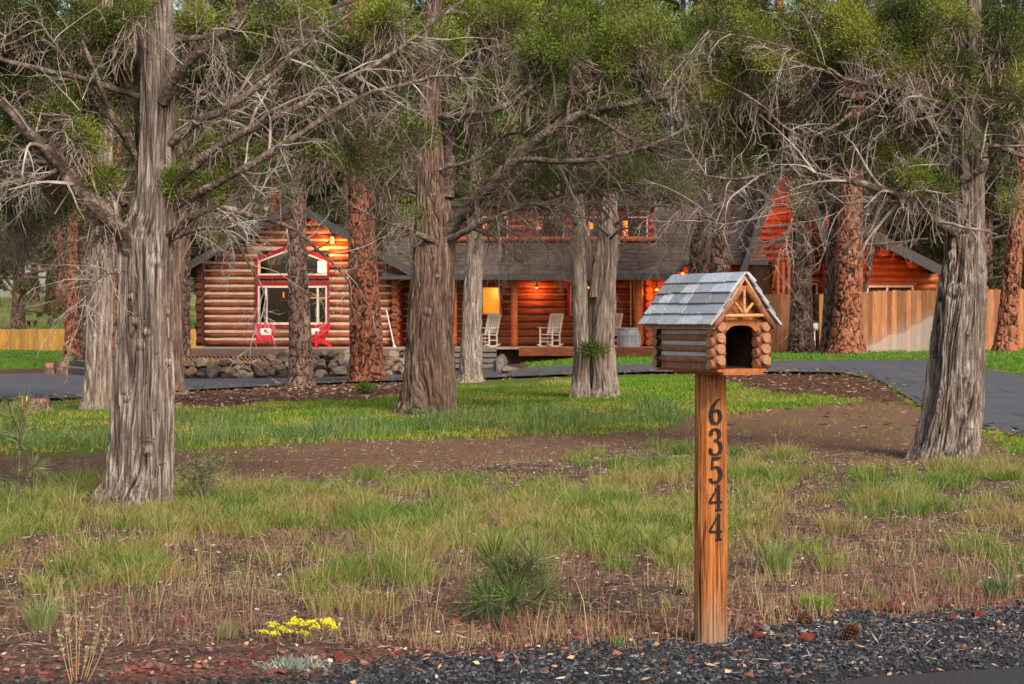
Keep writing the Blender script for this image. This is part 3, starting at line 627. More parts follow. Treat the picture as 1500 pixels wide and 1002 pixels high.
juniper('juniper_tree', 'large shaggy barked juniper with dead pale limbs in the left foreground', T1, L1, B1, None, 'juniper_bark', 330, 700, .12, KN1, dead=(11, 5, 4), deadL=(.22, .72), per=22, leafn=46, leafL=(.014, .036), leafW=.0075, spread=.11,
        twsel=[0, 2, 6, 7, 7, 8, 8, 9, 10, 11, 11, 12, 13, 14, 15, 16], crown_top=(-2.3, Y1, 5.6, 1.6, 1.2, 380), seed=1, droop=-.05)
# 2 centre juniper
T2 = [(624, 608, 92), (626, 594, 82), (627, 570, 75), (629, 530, 69), (631, 470, 64), (633, 410, 61), (636, 360, 58), (636, 325, 54), (631, 285, 42), (629, 230, 36), (628, 170, 33), (631, 90, 27), (636, 0, 22), (640, -150, 16), (645, -400, 7)]
L2 = [([(652, 345, -.1), (690, 300, -.4), (740, 250, -.7), (783, 207, -.9), (817, 185, -1), (860, 163, -1), (930, 150, -.9), (990, 137, -.8), (1070, 112, -.7)], .115, .03),
      ([(762, 232, -.8), (830, 237, -1), (900, 229, -1.1), (960, 210, -1.1), (1005, 190, -1), (1070, 165, -1)], .055, .018),
      ([(645, 172, -.1), (700, 164, -.4), (740, 155, -.6), (775, 130, -.7), (815, 98, -.8), (870, 60, -.8)], .06, .02),
      ([(640, 100, 0), (690, 58, -.4), (730, 25, -.5), (748, -10, -.5)], .05, .03),
      ([(645, 358, -.2), (612, 343, -.4), (588, 330, -.5), (555, 322, -.6), (515, 298, -.5)], .06, .012),
      ([(655, 352, -.15), (694, 333, -.5), (730, 316, -.6), (780, 300, -.7), (830, 318, -.8)], .06, .014),
      ([(655, 290, 0), (656, 250, .02), (657, 205, .05), (657, 166, .05)], .125, .10),
      ([(640, 250, -.1), (700, 232, -.3), (750, 195, .2), (830, 200, .5), (900, 190, .6)], .03, .010),
      ([(620, 240, -.1), (590, 215, -.3), (560, 205, -.5), (510, 190, -.6)], .03, .008),
      ([(650, 320, .1), (720, 285, .5), (800, 290, .8), (880, 275, 1.0), (960, 262, 1.2), (1040, 250, 1.3)], .04, .010),
      ([(860, 165, -1), (920, 200, -1), (980, 232, -1), (1040, 262, -1), (1080, 250, -1)], .03, .008),
      ([(620, 290, .1), (570, 262, .4), (520, 240, .5), (470, 235, .6)], .03, .008)]
B2 = [(730, 30, -.4, 70, 45), (810, 50, -.6, 70, 45), (880, 95, -.8, 65, 45), (950, 70, -.8, 70, 50), (770, 100, -.5, 60, 35), (830, 140, -.6, 55, 30), (900, 150, -.7, 50, 25), (980, 110, -.6, 60, 35), (700, 130, -.2, 40, 30, .8), (590, 40, 0, 60, 50, .7), (560, 130, .3, 60, 40, .5), (1040, 60, -.4, 60, 50, .8), (680, 60, .3, 50, 50), (600, 315, -.4, 18, 12), (940, 245, .2, 60, 22, .35), (760, 240, .6, 70, 30, .3), (850, 220, .8, 70, 25, .35), (630, 190, .3, 60, 50, .4), (1000, 200, .3, 70, 35, .5), (905, 20, 0, 80, 30), (690, 190, .5, 40, 24, .7), (720, 290, .5, 50, 18, .6), (880, 260, 1, 60, 18, .6), (560, 260, .5, 50, 24, .7), (800, 270, 1, 60, 20, .5), (1000, 270, 1.2, 60, 20, .5), (500, 200, .6, 60, 30, .5), (790, 10, 0, 80, 24)]
juniper('juniper_tree', 'dark juniper trunk with a long rising limb in the centre of the lawn edge', T2, L2, B2, None, 'dark_juniper_bark', 300, 560, .13, [(4.6, 1.55, .07, .07), (5.0, 2.05, .05, .05), (4.75, 2.3, .05, .05), (6.1, 1.8, .05, .05)],
        dead=(12, 6, 4), deadL=(.5, 1.7), cols=JUND, per=19, leafn=42, leafL=(.028, .068), leafW=.014, spread=.2, twsel=[0, 1, 1, 4, 5, 5, 7, 8, 9, 9, 9, 10, 10, 11], crown_top=(-1.2, gp(624, 608).y, 9, 2.6, 2.6, 420), seed=2, droop=-.07, tw=1.5)
# 3 right juniper
Y3 = gp(1388, 672).y
T3 = [(1388, 672, 96), (1391, 655, 84), (1396, 610, 78), (1400, 560, 76), (1402, 510, 74), (1407, 460, 70), (1410, 430, 68), (1414, 385, 58), (1416, 330, 49), (1417, 280, 47), (1419, 220, 46), (1421, 160, 38), (1422, 100, 32), (1424, 0, 25), (1426, -200, 17), (1428, -420, 8)]
L3 = [([(1400, 345, -.1), (1362, 317, -.3), (1316, 288, -.5), (1264, 268, -.6), (1212, 260, -.6), (1150, 248, -.5), (1080, 262, -.3), (1000, 248, -.2)], .06, .010),
      ([(1408, 172, -.1), (1377, 150, -.3), (1333, 137, -.4), (1300, 128, -.5), (1240, 118, -.5), (1160, 90, -.4)], .042, .014),
      ([(1400, 160, 0), (1360, 163, 0), (1283, 153, .1), (1233, 147, .1), (1187, 130, .2), (1120, 100, .2)], .045, .016),
      ([(1405, 158, -.15), (1330, 180, -.5), (1290, 200, -.6), (1250, 216, -.6), (1210, 236, -.6)], .016, .004),
      ([(1330, 294, -.5), (1250, 297, -.6), (1180, 298, -.6), (1125, 304, -.6), (1080, 319, -.5), (1040, 325, -.5), (985, 321, -.4)], .014, .005),
      ([(1205, 258, -.6), (1178, 288, -.7), (1160, 320, -.75), (1148, 352, -.75), (1132, 398, -.7)], .011, .003),
      ([(1412, 262, -.15), (1440, 245, -.3), (1444, 215, -.3), (1475, 222, -.3), (1510, 232, -.3), (1560, 240, -.3)], .045, .02),
      ([(1425, 185, -.1), (1480, 170, -.2), (1540, 178, -.3), (1600, 170, -.3)], .03, .014),
      ([(1043, 117, -.5), (1107, 147, -.5), (1143, 180, -.6), (1180, 200, -.6), (1227, 182, -.5), (1262, 150, -.3)], .012, .018),
      ([(1178, 198, -.6), (1188, 232, -.6), (1212, 260, -.6)], .016, .012),
      ([(1415, 60, 0), (1370, 20, -.2), (1320, -10, -.3), (1240, -40, -.4)], .03, .012),
      ([(1240, 120, -.5), (1180, 80, -.4), (1100, 55, -.4), (1030, 45, -.4)], .014, .006),
      ([(1405, 345, -.2), (1418, 310, -.35), (1400, 290, -.4), (1370, 292, -.4), (1325, 300, -.4)], .010, .004),
      ([(1410, 200, .1), (1350, 195, .3), (1290, 215, .5), (1220, 225, .6), (1140, 215, .7), (1060, 225, .8)], .02, .006)]
B3 = [(1190, 20, 0, 80, 30), (1270, 40, -.2, 80, 38, 1.1), (1350, 40, -.3, 60, 40, 1.1), (1330, 95, -.4, 60, 30, 1.3), (1270, 90, -.4, 50, 30, 1.2), (1385, 90, -.3, 30, 26, 1.2), (1460, 60, -.2, 45, 50), (1480, 130, -.3, 45, 35), (1470, 185, .1, 40, 30, .7), (1330, 262, -.5, 34, 20, 1.4), (1368, 278, -.5, 24, 18, 1.2), (1310, 300, -.4, 14, 8), (1200, 100, 0, 60, 35), (1130, 60, 0, 60, 40), (1150, 150, .3, 60, 30, .8), (1090, 110, .3, 50, 40, .7), (1060, 30, .3, 60, 40, .8), (1230, 190, .5, 60, 30, .5), (1340, 200, .5, 50, 35, .6), (1100, 190, .6, 60, 40, .4), (1400, 130, -.3, 16, 18), (1422, 205, -.35, 12, 10), (1200, 170, .2, 50, 22, .8), (1270, 220, .4, 50, 20, .7), (1050, 160, .4, 60, 26, .7), (1120, 240, .5, 60, 18, .5), (1470, 240, .2, 30, 22, .8), (1010, 90, .2, 50, 26, .8), (1400, 20, -.2, 40, 24), (1290, 140, 0, 50, 18), (1150, 205, .7, 55, 20), (1250, 185, .8, 50, 20), (1085, 165, .8, 50, 22), (1300, 235, .7, 40, 18), (1045, 205, 1.0, 50, 20), (1215, 225, 1.0, 50, 16), (1340, 160, .3, 36, 20), (1480, 290, .8, 20, 24, .8), (1180, 290, -.4, 20, 12, .6)]
juniper('juniper_tree', 'knotty grey juniper with drooping dead limbs beside the driveway on the right', T3, L3, B3, None, 'juniper_bark', 330, 640, .15, [(4.2, 1.72, .08, .06), (5.35, 1.95, .06, .05), (6.1, 1.75, .07, .10), (5.0, .95, .12, .05), (4.5, 2.3, .05, .05), (4.8, .6, .07, -.04), (3.7, 2.05, .06, .06)],
        dead=(10, 5, 4), deadL=(.3, .95), per=20, leafn=46, leafL=(.018, .046), leafW=.0095, spread=.14, twsel=[0, 0, 1, 2, 3, 4, 5, 6, 7, 8, 11, 12, 13, 13], crown_top=(4.2, Y3, 7, 2.0, 2.0, 420), seed=3, droop=-.05, tw=1.2)
# 4 pale trees on the lawn
def small_stub(px, py, dx, r):
    return ([(px, py, -.1), (px + dx, py - 6, -.5), (px + dx * 1.6, py - 8, -.6)], r, r * .6)
T4 = [(886, 583, 44), (886, 570, 36), (884, 540, 31), (884, 500, 30), (886, 460, 30), (889, 410, 29), (892, 360, 27), (893, 330, 23), (895, 250, 17), (898, 120, 11), (900, -40, 6)]
S4 = [[(848, 583, 30), (850, 565, 25), (852, 520, 22), (851, 470, 21), (850, 420, 22), (848, 370, 20), (846, 330, 15), (842, 270, 10), (836, 180, 7)], [(866, 583, 16), (866, 540, 12), (867, 480, 13), (869, 430, 13), (871, 408, 12), (864, 370, 8), (856, 330, 6), (850, 280, 4)], [(870, 425, 10), (873, 400, 10), (877, 370, 8), (882, 330, 7), (886, 280, 4)]]
L4 = [([(893, 345, -.1), (860, 320, -.5), (820, 305, -.8), (770, 300, -1), (720, 310, -1.1)], .04, .01), ([(893, 335, 0), (930, 310, -.4), (975, 300, -.6), (1020, 310, -.6)], .04, .01), ([(846, 330, -.1), (820, 290, -.5), (790, 265, -.9), (740, 250, -1)], .035, .01),
      ([(895, 300, .1), (930, 260, .4), (980, 235, .7), (1050, 225, 1)], .035, .01), ([(842, 290, .1), (810, 255, .5), (760, 235, 1), (700, 230, 1.3)], .03, .01), ([(895, 270, -.1), (880, 230, -.6), (850, 200, -1), (800, 180, -1.2)], .03, .01), ([(893, 320, -.1), (870, 290, -.7), (890, 260, -1.1), (940, 240, -1.3)], .03, .008),
      ([(893, 350, -.1), (915, 335, -.5), (955, 345, -.8), (990, 375, -.9)], .03, .008), ([(846, 340, -.1), (800, 325, -.6), (770, 335, -.9), (745, 370, -.9)], .03, .006)]
def tuft4(root, Y):
    C, D = blob_pts([(870, 512, -.30, 24, 4, 1)], Y, 130); m = MB(); V, Q, c = leaves(C, D, 20, .1, (.05, .12), .012, JUND); m.add(V, Q, col=c); wbuild(m, 'green_sprig', MT['foliage'], root)
juniper('juniper_tree', 'pale grey juniper with three stems growing from one base on the lawn', T4, L4, [(800, 250, 0, 80, 40, .6), (960, 250, 0, 70, 40, .6), (880, 190, 0, 90, 60, .7), (830, 120, 0, 90, 60, .6), (930, 230, .5, 60, 30, .3), (890, 60, .5, 90, 60, .7), (780, 215, .5, 50, 30, .2)], None, 'pale_bark', 170, 420, .16, (),
        dead=(9, 6, 4), deadL=(.5, 1.7), cols=JUND, per=9, leafn=40, leafL=(.05, .10), leafW=.017, spread=.18, stems=S4, seed=4, droop=-.09, tw=1.8, extra=tuft4)
T5 = [(690, 560, 42), (690, 550, 33), (690, 520, 29), (691, 460, 26), (693, 400, 24), (695, 340, 21), (697, 250, 16), (700, 120, 11), (702, -40, 6)]
L5 = [([(695, 345, -.1), (740, 322, -.6), (790, 318, -1), (830, 345, -1.1)], .04, .01), ([(695, 335, .1), (650, 310, .5), (600, 300, .9), (550, 310, 1)], .04, .01), ([(696, 300, 0), (740, 270, .5), (800, 262, .9), (860, 280, 1.1)], .035, .01), ([(697, 280, -.1), (660, 250, -.6), (610, 245, -1)], .03, .01), ([(698, 230, 0), (750, 210, .4), (810, 215, .8)], .03, .01), ([(694, 352, -.1), (720, 340, -.8), (750, 360, -1.2), (760, 400, -1.2)], .025, .006)]
juniper('juniper_tree', 'slender pale juniper trunk standing in front of the grey porch steps', T5, L5, [(640, 250, .4, 60, 40, .6), (740, 260, .3, 60, 40, .6), (690, 200, 0, 90, 60, .7), (700, 110, 0, 90, 60, .7), (740, 40, 0, 80, 60, .7)], None, 'pale_bark', 120, 420, .12, (), dead=(9, 6, 4), deadL=(.5, 1.8), cols=JUND, per=9, leafn=36, leafL=(.06, .12), leafW=.02, spread=.2, seed=5, droop=-.09, tw=2.0)
T8 = [(140, 600, 44), (141, 588, 38), (143, 560, 35), (145, 500, 34), (147, 430, 33), (150, 350, 31), (152, 270, 27), (155, 150, 20), (158, 0, 14), (160, -120, 7)]
L8 = [([(150, 330, -.1), (110, 300, -.5), (60, 290, -.8), (10, 310, -1)], .05, .01), ([(152, 300, 0), (190, 270, .3), (240, 262, .5), (300, 275, .7)], .045, .01), ([(152, 260, 0), (110, 225, -.4), (50, 215, -.6)], .04, .01), ([(150, 350, 0), (180, 340, -.6), (200, 330, -.8)], .03, .01), ([(148, 345, -.2), (118, 350, -.6), (95, 372, -.7), (84, 420, -.8)], .02, .006)]
juniper('juniper_tree', 'pale straight juniper trunk on the lawn just left of the big foreground juniper', T8, L8, [(60, 300, .2, 80, 40, .8), (40, 230, .5, 70, 60, .8), (120, 120, .3, 100, 60, .8), (20, 60, .5, 80, 60), (240, 150, .6, 80, 60, .6), (300, 200, 1, 80, 50, .6), (300, 60, .8, 90, 60, .7)], None, 'pale_bark', 180, 460, .13, [(4.5, 1.2, .05, .05), (4.9, 2.0, .05, .05)], dead=(10, 6, 4), deadL=(.5, 1.6), cols=JUND, per=10, leafn=40, leafL=(.045, .09), leafW=.016, spread=.17, seed=8, droop=-.08, tw=1.7)
T9 = [(256, 572, 30), (256, 560, 25), (256, 520, 22), (257, 450, 20), (261, 360, 18), (265, 250, 14), (268, 100, 9), (270, 0, 5)]
juniper('juniper_tree', 'thin grey brown juniper half hidden right behind the big foreground juniper', T9, [([(262, 330, 0), (300, 300, -.4), (350, 290, -.7), (400, 300, -.8)], .035, .01), ([(263, 300, 0), (320, 265, .4), (380, 255, .7), (450, 270, .9)], .035, .01), ([(264, 270, .1), (230, 250, .5), (180, 250, .9)], .03, .01)],
        [(330, 250, .5, 90, 50, .5), (300, 330, .8, 30, 26, .6), (420, 220, 1, 100, 60, .4), (380, 130, .5, 100, 60, .6)], None, 'dark_juniper_bark', 72, 320, .12, (), dead=(9, 6, 4), deadL=(.5, 1.7), cols=JUND, per=10, leafn=36, leafL=(.06, .11), leafW=.019, spread=.2, seed=9, droop=-.08, tw=1.9)

# ponderosa pines
PINE = [(.04, .06, .016), (.08, .115, .022), (.145, .18, .035), (.22, .20, .045)]
def pine_crown(m, P0, R0, nb, Lb, zmin, zmax, tufts, needle=(.12, .20), W=.011, cols=PINE, n=20, keepf=None, dead=0):
    ln = P0[:, 2]; k = (ln > zmin) & (ln < zmax); P = P0[k][None]; R = R0[k][None]
    B, BR = spawn(P, R, nb, .0, 1, Lb, (62, 100), .015, .05, 9, .35, rmin=.014)
    tz = (B[:, 0, 2] - zmin) / max(zmax - zmin, .1); B = B[:, :1] + (B - B[:, :1]) * (1.15 - .75 * np.clip(tz, 0, 1) ** 1.3)[:, None, None]
    add_t(m, B, BR, 5, 1)
    S, SR = spawn(B, BR, tufts, .3, 1, (.25, .8), (25, 60), .04, .10, 5, .5, rmin=.006); add_t(m, S, SR, 3, 1)
    C = np.concatenate([S[:, -1], S[:, 3], B[:, -1]]); D = np.concatenate([nrm(S[:, -1] - S[:, -2]), nrm(S[:, 3] - S[:, 2]), nrm(B[:, -1] - B[:, -2])])
    V, Q, c = leaves(C, D, n, .03, needle, W, cols, out=.55, clump=.35); m.add(V, Q, col=c)
    if dead:
        k = (ln > zmin - dead) & (ln < zmin + 1); B, BR = spawn(P0[k][None], R0[k][None], 7, 0, 1, (.8, 2.2), (60, 110), -.05, .09, 8, .25, rmin=.010); add_t(m, B, BR, 5, 2)
        S, SR = spawn(B, BR, 8, .2, 1, (.3, .9), (30, 80), -.08, .12, 6, .5, rmin=.005); add_t(m, S, SR, 3, 2); S, SR = spawn(S, SR, 4, .2, 1, (.15, .4), (30, 80), -.08, .12, 4, .5, rmin=.004); add_t(m, S, SR, 3, 2)
def pine(label, prof, barkm, nt=90, n=320, group='ponderosa pines standing around the log house', zmin=7.5, ztop=17, nb=46, Lb=(1.2, 3.2), seed=0, name='pine_tree', amp=1.0, tufts=11, dead=3.0, needle=(.12, .2), W=.013, Y=None, stems=()):
    Bp = gp(prof[0][0], prof[0][1]) if Y is None else Vector((*at(prof[0][0], prof[0][1], Y)[:2], float(zf(at(prof[0][0], 0, Y).x, Y)))); Y = Bp.y
    top = prof[-1]; pyt = HY - (ztop - H) * F / Y
    prof = list(prof)
    if pyt < top[1]: prof.append((top[0] + (top[0] - prof[-2][0]) * .5, pyt, 4 * F / Y * .02))
    root = empty(name, Bp, label, 'tree', group)
    m = MB(); P, R = densify(prof, Y, n=n * 2); P = P[:]; vis = P[:, 2] < H + HY / F * Y + 1
    trunk_mesh(m, P, R, 'pine', nt, seed, amp=amp)
    for q, st in enumerate(stems):
        P2, R2 = densify(st, Y + .2, n=n); trunk_mesh(m, P2, R2, 'pine', max(40, nt // 2), seed + 5 + q, amp=amp)
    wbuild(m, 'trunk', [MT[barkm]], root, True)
    m = MB(); pine_crown(m, P, R, nb, Lb, zmin, ztop, tufts, dead=dead, needle=needle, W=W)
    wbuild(m, 'crown', [MT['foliage'], MT['dark_twig'], MT['mid_twig']], root)
    return root
pine('red plated ponderosa pine trunk in front of the right edge of the gabled wing', [(537, 558, 60), (537, 548, 53), (537, 520, 49), (535, 460, 46), (532, 400, 42), (530, 350, 38), (528, 290, 36), (526, 180, 31), (523, 60, 27), (521, -60, 23)], 'pine_bark_red', 110, 420, seed=21, zmin=6.5)
pine('straight grey ponderosa pine trunk in front of the red framed picture window', [(440, 565, 44), (440, 552, 36), (440, 520, 33), (438, 450, 30), (436, 380, 28), (436, 320, 26), (437, 220, 23), (439, 100, 19), (440, -30, 16)], 'pine_bark_grey', 100, 420, seed=22, zmin=5.5, amp=.6)
pine('darker right hand pine of the close pair rising above the mailbox roof', [(1053, 521, 34), (1053, 480, 31), (1055, 400, 30), (1057, 330, 27), (1060, 265, 24), (1062, 120, 19), (1064, -20, 15)], 'pine_bark_grey', 80, 380, seed=23, zmin=7)
pine('left hand pine of the close pair rising above the mailbox roof', [(1021, 521, 32), (1021, 480, 29), (1022, 400, 28), (1024, 330, 26), (1026, 265, 22), (1029, 120, 18), (1031, -20, 14)], 'pine_bark_grey', 80, 380, seed=24, zmin=7.5)
pine('dark grey pine trunk against the fence between the mailbox and the red pine', [(1174, 517, 42), (1174, 503, 37), (1174, 460, 32), (1174, 400, 29), (1175, 340, 27), (1178, 250, 24), (1181, 100, 20), (1184, -30, 16)], 'pine_bark_grey', 90, 400, seed=25, zmin=6.3, Y=50.6)
pine('broad orange red ponderosa pine trunk glowing beside the fence', [(1241, 517, 62), (1241, 502, 52), (1242, 470, 44), (1244, 420, 40), (1246, 360, 36), (1248, 290, 32), (1251, 150, 27), (1254, 0, 22)], 'pine_bark_red', 110, 420, seed=26, zmin=6.2, Y=48.6)
pine('slim dark pine stem touching the left side of the broad red pine', [(1212, 517, 26), (1213, 495, 20), (1214, 450, 17), (1217, 380, 15), (1222, 300, 13), (1228, 180, 11), (1234, 40, 9)], 'pine_bark_grey', 60, 320, seed=27, zmin=7.5, nb=24, Y=49.4)
pine('leaning reddish pine in front of the fence at the far right', [(1472, 513, 40), (1474, 492, 32), (1478, 450, 28), (1484, 390, 26), (1491, 320, 24), (1498, 250, 22), (1511, 120, 18), (1524, -20, 15)], 'pine_bark_red', 90, 400, seed=28, zmin=6.5, Y=47.6)
pine('thin leaning pine pole rising behind the fence before the orange gable', [(1262, 440, 8), (1268, 420, 7.5), (1279, 355, 7), (1290, 280, 6), (1305, 180, 5)], 'pine_bark_grey', 30, 160, seed=29, zmin=8, ztop=12, nb=18, Y=57)
pine('slim leaning red brown pine at the right end of the left fence', [(103, 516, 11), (97, 460, 10), (90, 400, 10), (82, 300, 9), (76, 180, 8), (70, 40, 7)], 'pine_bark_red', 50, 260, seed=30, zmin=8, nb=24, Y=62)
pine('dark red brown pine directly behind the slim leaning one by the left fence', [(104, 517, 24), (104, 500, 19), (105, 440, 17), (106, 360, 16), (107, 240, 14), (108, 60, 11)], 'pine_bark_red', 60, 300, seed=31, zmin=7, Y=60)
pine('brown pine trunk standing directly behind the timber steps', [(122, 535, 30), (122, 520, 23), (123, 460, 20), (125, 380, 18), (127, 260, 16), (130, 80, 12)], 'pine_bark_grey', 60, 300, seed=32, zmin=7.2)
pine('dark narrow pine trunk between the pale juniper and the big foreground juniper', [(168, 530, 16), (168, 500, 14), (169, 430, 13), (170, 340, 12), (172, 200, 10)], 'pine_bark_red', 50, 260, seed=33, zmin=7, nb=30)
pine('dark pine trunk beside the left corner of the log wing', [(271, 518, 20), (271, 505, 17), (271, 440, 15), (272, 360, 14), (274, 220, 12)], 'pine_bark_grey', 50, 280, seed=34, zmin=6.8, Y=52)

# background forest: a few kinds, copied
def back_tree(name, label, h, r0, zc, nb, Lb, cols, barkm, tufts=12, n=16, needle=(.28, .5), W=.05, seed=0, low=False):
    root = empty(name, (0, 0, 0), label, 'tree'); z = np.linspace(-.3, h, 130)
    P = np.stack([np.sin(z * .23 + seed) * .12, np.cos(z * .19 + seed) * .12, z], -1); R = r0 * (1 - z / h * .9).clip(.05, 1.1) * (1 + .3 * np.exp(-(z + .3) * 2))
    m = MB(); trunk_mesh(m, P, R, 'pine', 40, seed, amp=1.4); o = m.build('trunk', MT[barkm], root, True)
    m = MB(); pine_crown(m, P, R, nb, Lb, zc, h, tufts, needle, W, cols, n); m.build('crown', [MT['foliage'], MT['dark_twig']], root); return root
BK = [(.035, .05, .016), (.065, .09, .022), (.11, .135, .032), (.15, .12, .045)]
protos = [back_tree('pine_tree', 'x', 24, .42, 4.0, 100, (2.0, 4.6), BK, 'pine_bark_red', seed=41), back_tree('pine_tree', 'x', 21, .36, 2.6, 90, (1.8, 4.2), BK, 'pine_bark_grey', seed=42), back_tree('juniper_tree', 'x', 13, .4, 1.3, 100, (1.6, 3.6), [(.05, .062, .022), (.085, .10, .032), (.12, .125, .05)], 'dark_juniper_bark', seed=43, n=20, needle=(.2, .4))]
back = []   # (px, Y, kind, scale)
for k, (px, Y) in enumerate([(-60, 112), (30, 100), (72, 132), (84, 150), (-10, 150), (52, 170), (130, 125), (190, 104), (250, 92), (215, 135), (300, 96), (350, 110), (400, 90), (455, 100), (505, 88), (560, 98), (600, 112), (640, 90), (700, 102), (745, 88), (800, 96), (850, 112), (895, 90), (950, 100), (1000, 88), (1050, 108), (1095, 92), (1140, 84), (1190, 96), (1240, 106), (1290, 82), (1330, 92), (1375, 102), (1420, 84), (1465, 94), (1520, 80), (1570, 92), (160, 160), (-120, 128), (330, 140), (480, 140), (620, 150), (780, 140), (930, 150), (1080, 145), (1230, 140), (1380, 135), (1500, 130), (1440, 72), (1340, 74), (250, 175), (400, 165), (520, 180), (610, 172), (690, 185), (760, 170), (850, 180), (940, 175), (1010, 185), (1110, 170), (1210, 180), (1320, 172), (1420, 178), (160, 185), (660, 120), (820, 124), (560, 130)]):
    kind = [0, 1, 0, 2, 1][k % 5]
    if px == 30: kind = 2
    if px in (72, 84, -10, 52): kind = 0
    if px in (1440, 1340): kind = 2
    back.append((px, Y, kind, .85 + .3 * ((k * 37) % 10) / 10))
seen = set(); placed = []; side = {0: 'red barked pine', 1: 'grey barked pine', 2: 'bushy dark juniper'}
marks = ['low left fence', 'gabled log wing', 'long porch roof', 'steep lit gable', 'tall right fence']
for px, Y, kind, s in back:
    o = protos[kind] if kind not in seen else copy_tree(protos[kind]); seen.add(kind)
    x = (px - 750) / F * Y; o.location = (x, Y, float(zf(x, Y))); o.scale = (s, s, s); o.rotation_euler = (0, 0, (px * 1.7) % 6.28)
    zone = marks[0 if px < 200 else 1 if px < 560 else 2 if px < 1010 else 3 if px < 1270 else 4]
    o['group'] = f'{side[kind]} trees behind the {zone}'; placed.append((o, px, side[kind], zone))

ORD = ['first', 'second', 'third', 'fourth', 'fifth', 'sixth', 'seventh', 'eighth', 'ninth', 'tenth', 'eleventh', 'twelfth', 'thirteenth', 'fourteenth', 'fifteenth']
for g_ in sorted({o['group'] for o, *_ in placed}):
    L = sorted([p for p in placed if p[0]['group'] == g_], key=lambda p: p[1])
    for k, (o, px, sd_, zone) in enumerate(L): o['label'] = (f'{sd_} rising behind the {zone}' if len(L) == 1 else f'{ORD[k]} {sd_} from the left of those behind the {zone}')
# ------------------------------------------------------------------ house materials
def log_mat(name, lo, mid, hi, rough=.5):
    b = NB(name, rough, .35); g = b.geo(); f = b.noise(b.mapp(g, (1.4, 9, 9)), 1.6, 5, .7); f2 = b.noise(g, 1.1, 3); f3 = b.voro(b.mapp(g, (1.2, 4, 4)), 1.1).outputs['Distance']
    c = b.ramp(f, [(.28, lo), (.5, mid), (.74, hi)]); c = b.mix(b.ramp(f2, [(.4, (0, 0, 0)), (.7, (.55, .55, .55))]), c, lo); c = b.mix(b.ramp(f3, [(.05, (.8, .8, .8)), (.12, (0, 0, 0))]), c, (.05, .02, .012))
    b.base(c); b.bump(f, .35, .02); MT[name] = b.m
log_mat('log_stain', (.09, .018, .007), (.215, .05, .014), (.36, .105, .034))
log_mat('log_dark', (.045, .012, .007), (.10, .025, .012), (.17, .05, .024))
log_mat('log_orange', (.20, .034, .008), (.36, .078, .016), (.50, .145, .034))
simple('chinking', (.50, .40, .30), .85, .18, 6, .3)
simple('chinking_shade', (.34, .22, .12), .85, .25, 6, .3)  # chinking colour darkened to carry the porch shade
simple('red_paint', (.26, .006, .014), .5, .15, 6)
simple('white_frame', (.66, .60, .52), .5, .06, 6)
simple('tan_frame', (.42, .33, .22), .5, .1, 6)
simple('fascia', (.055, .05, .052), .7, .2, 8)
simple('deck_edge', (.16, .10, .08), .8, .25, 12)
simple('deck_board', (.30, .25, .21), .8, .25, 12)
simple('grey_timber', (.15, .13, .118), .85, .3, 14)
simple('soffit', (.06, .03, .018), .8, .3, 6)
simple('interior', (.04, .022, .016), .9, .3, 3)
simple('lattice_wood', (.42, .22, .11), .8, .2, 14)
b = NB('shingle', .9, .15); g = b.geo(); s = b.sep(g)
row = b.math('FRACT', b.math('MULTIPLY', s[2], 6.5)); f = b.noise(b.mapp(g, (3.2, .6, 13)), 1, 3, .8); f2 = b.noise(g, .6, 3)
c = b.ramp(f, [(.36, (.035, .025, .021)), (.64, (.11, .08, .068))]); c = b.mix(b.ramp(row, [(.0, (.9, .9, .9)), (.3, (0, 0, 0))]), c, (.02, .015, .013)); c = b.mix(b.ramp(f2, [(.4, (0, 0, 0)), (.7, (.5, .5, .5))]), c, (.16, .13, .125))
b.base(c); b.bump(row, .5, .03); MT['shingle'] = b.m
# window glass: clear, with a reflection
b = NB('window_glass', .03, .5); out = b.t.nodes['Material Output']; tr = b.n('ShaderNodeBsdfTransparent'); gl = b.n('ShaderNodeBsdfGlossy'); gl.inputs[0].default_value = (.7, .72, .75, 1); gl.inputs[1].default_value = .04
mx = b.n('ShaderNodeMixShader'); mx.inputs[0].default_value = .06; b.l(tr.outputs[0], mx.inputs[1]); b.l(gl.outputs[0], mx.inputs[2]); b.l(mx.outputs[0], out.inputs[0]); MT['window_glass'] = b.m
emis('lit_window', (1.0, .34, .035), 1.1); emis('lamp_glow', (1.0, .55, .16), 6); emis('lamp_orange', (1.0, .30, .04), 5); emis('painted_glow', (1.0, .22, .02), .8)
HX = lambda px, Y: (px - 750) / F * Y
HZ = lambda py, Y: H - (py - HY) / F * Y
def log_x(m, x0, x1, y, z, r, mi=0, S=12):
    n = max(3, int((x1 - x0) / .35) + 2); xs_ = np.linspace(x0, x1, n); P = np.stack([xs_, y + (rng.random(n) - .5) * .012, z + (rng.random(n) - .5) * .014], -1)
    m.tube(P, r * (1 + (rng.random(n) - .5) * .07) * (1 + (rng.random() - .5) * .08), S, mi=mi)
def cut(iv, holes):
    out = [iv]
    for a, b_ in holes:
        nx = []
        for p, q in out:
            if b_ <= p or a >= q: nx.append((p, q)); continue
            if a > p: nx.append((p, a))
            if b_ < q: nx.append((b_, q))
        out = nx
    return [o for o in out if o[1] - o[0] > .05]
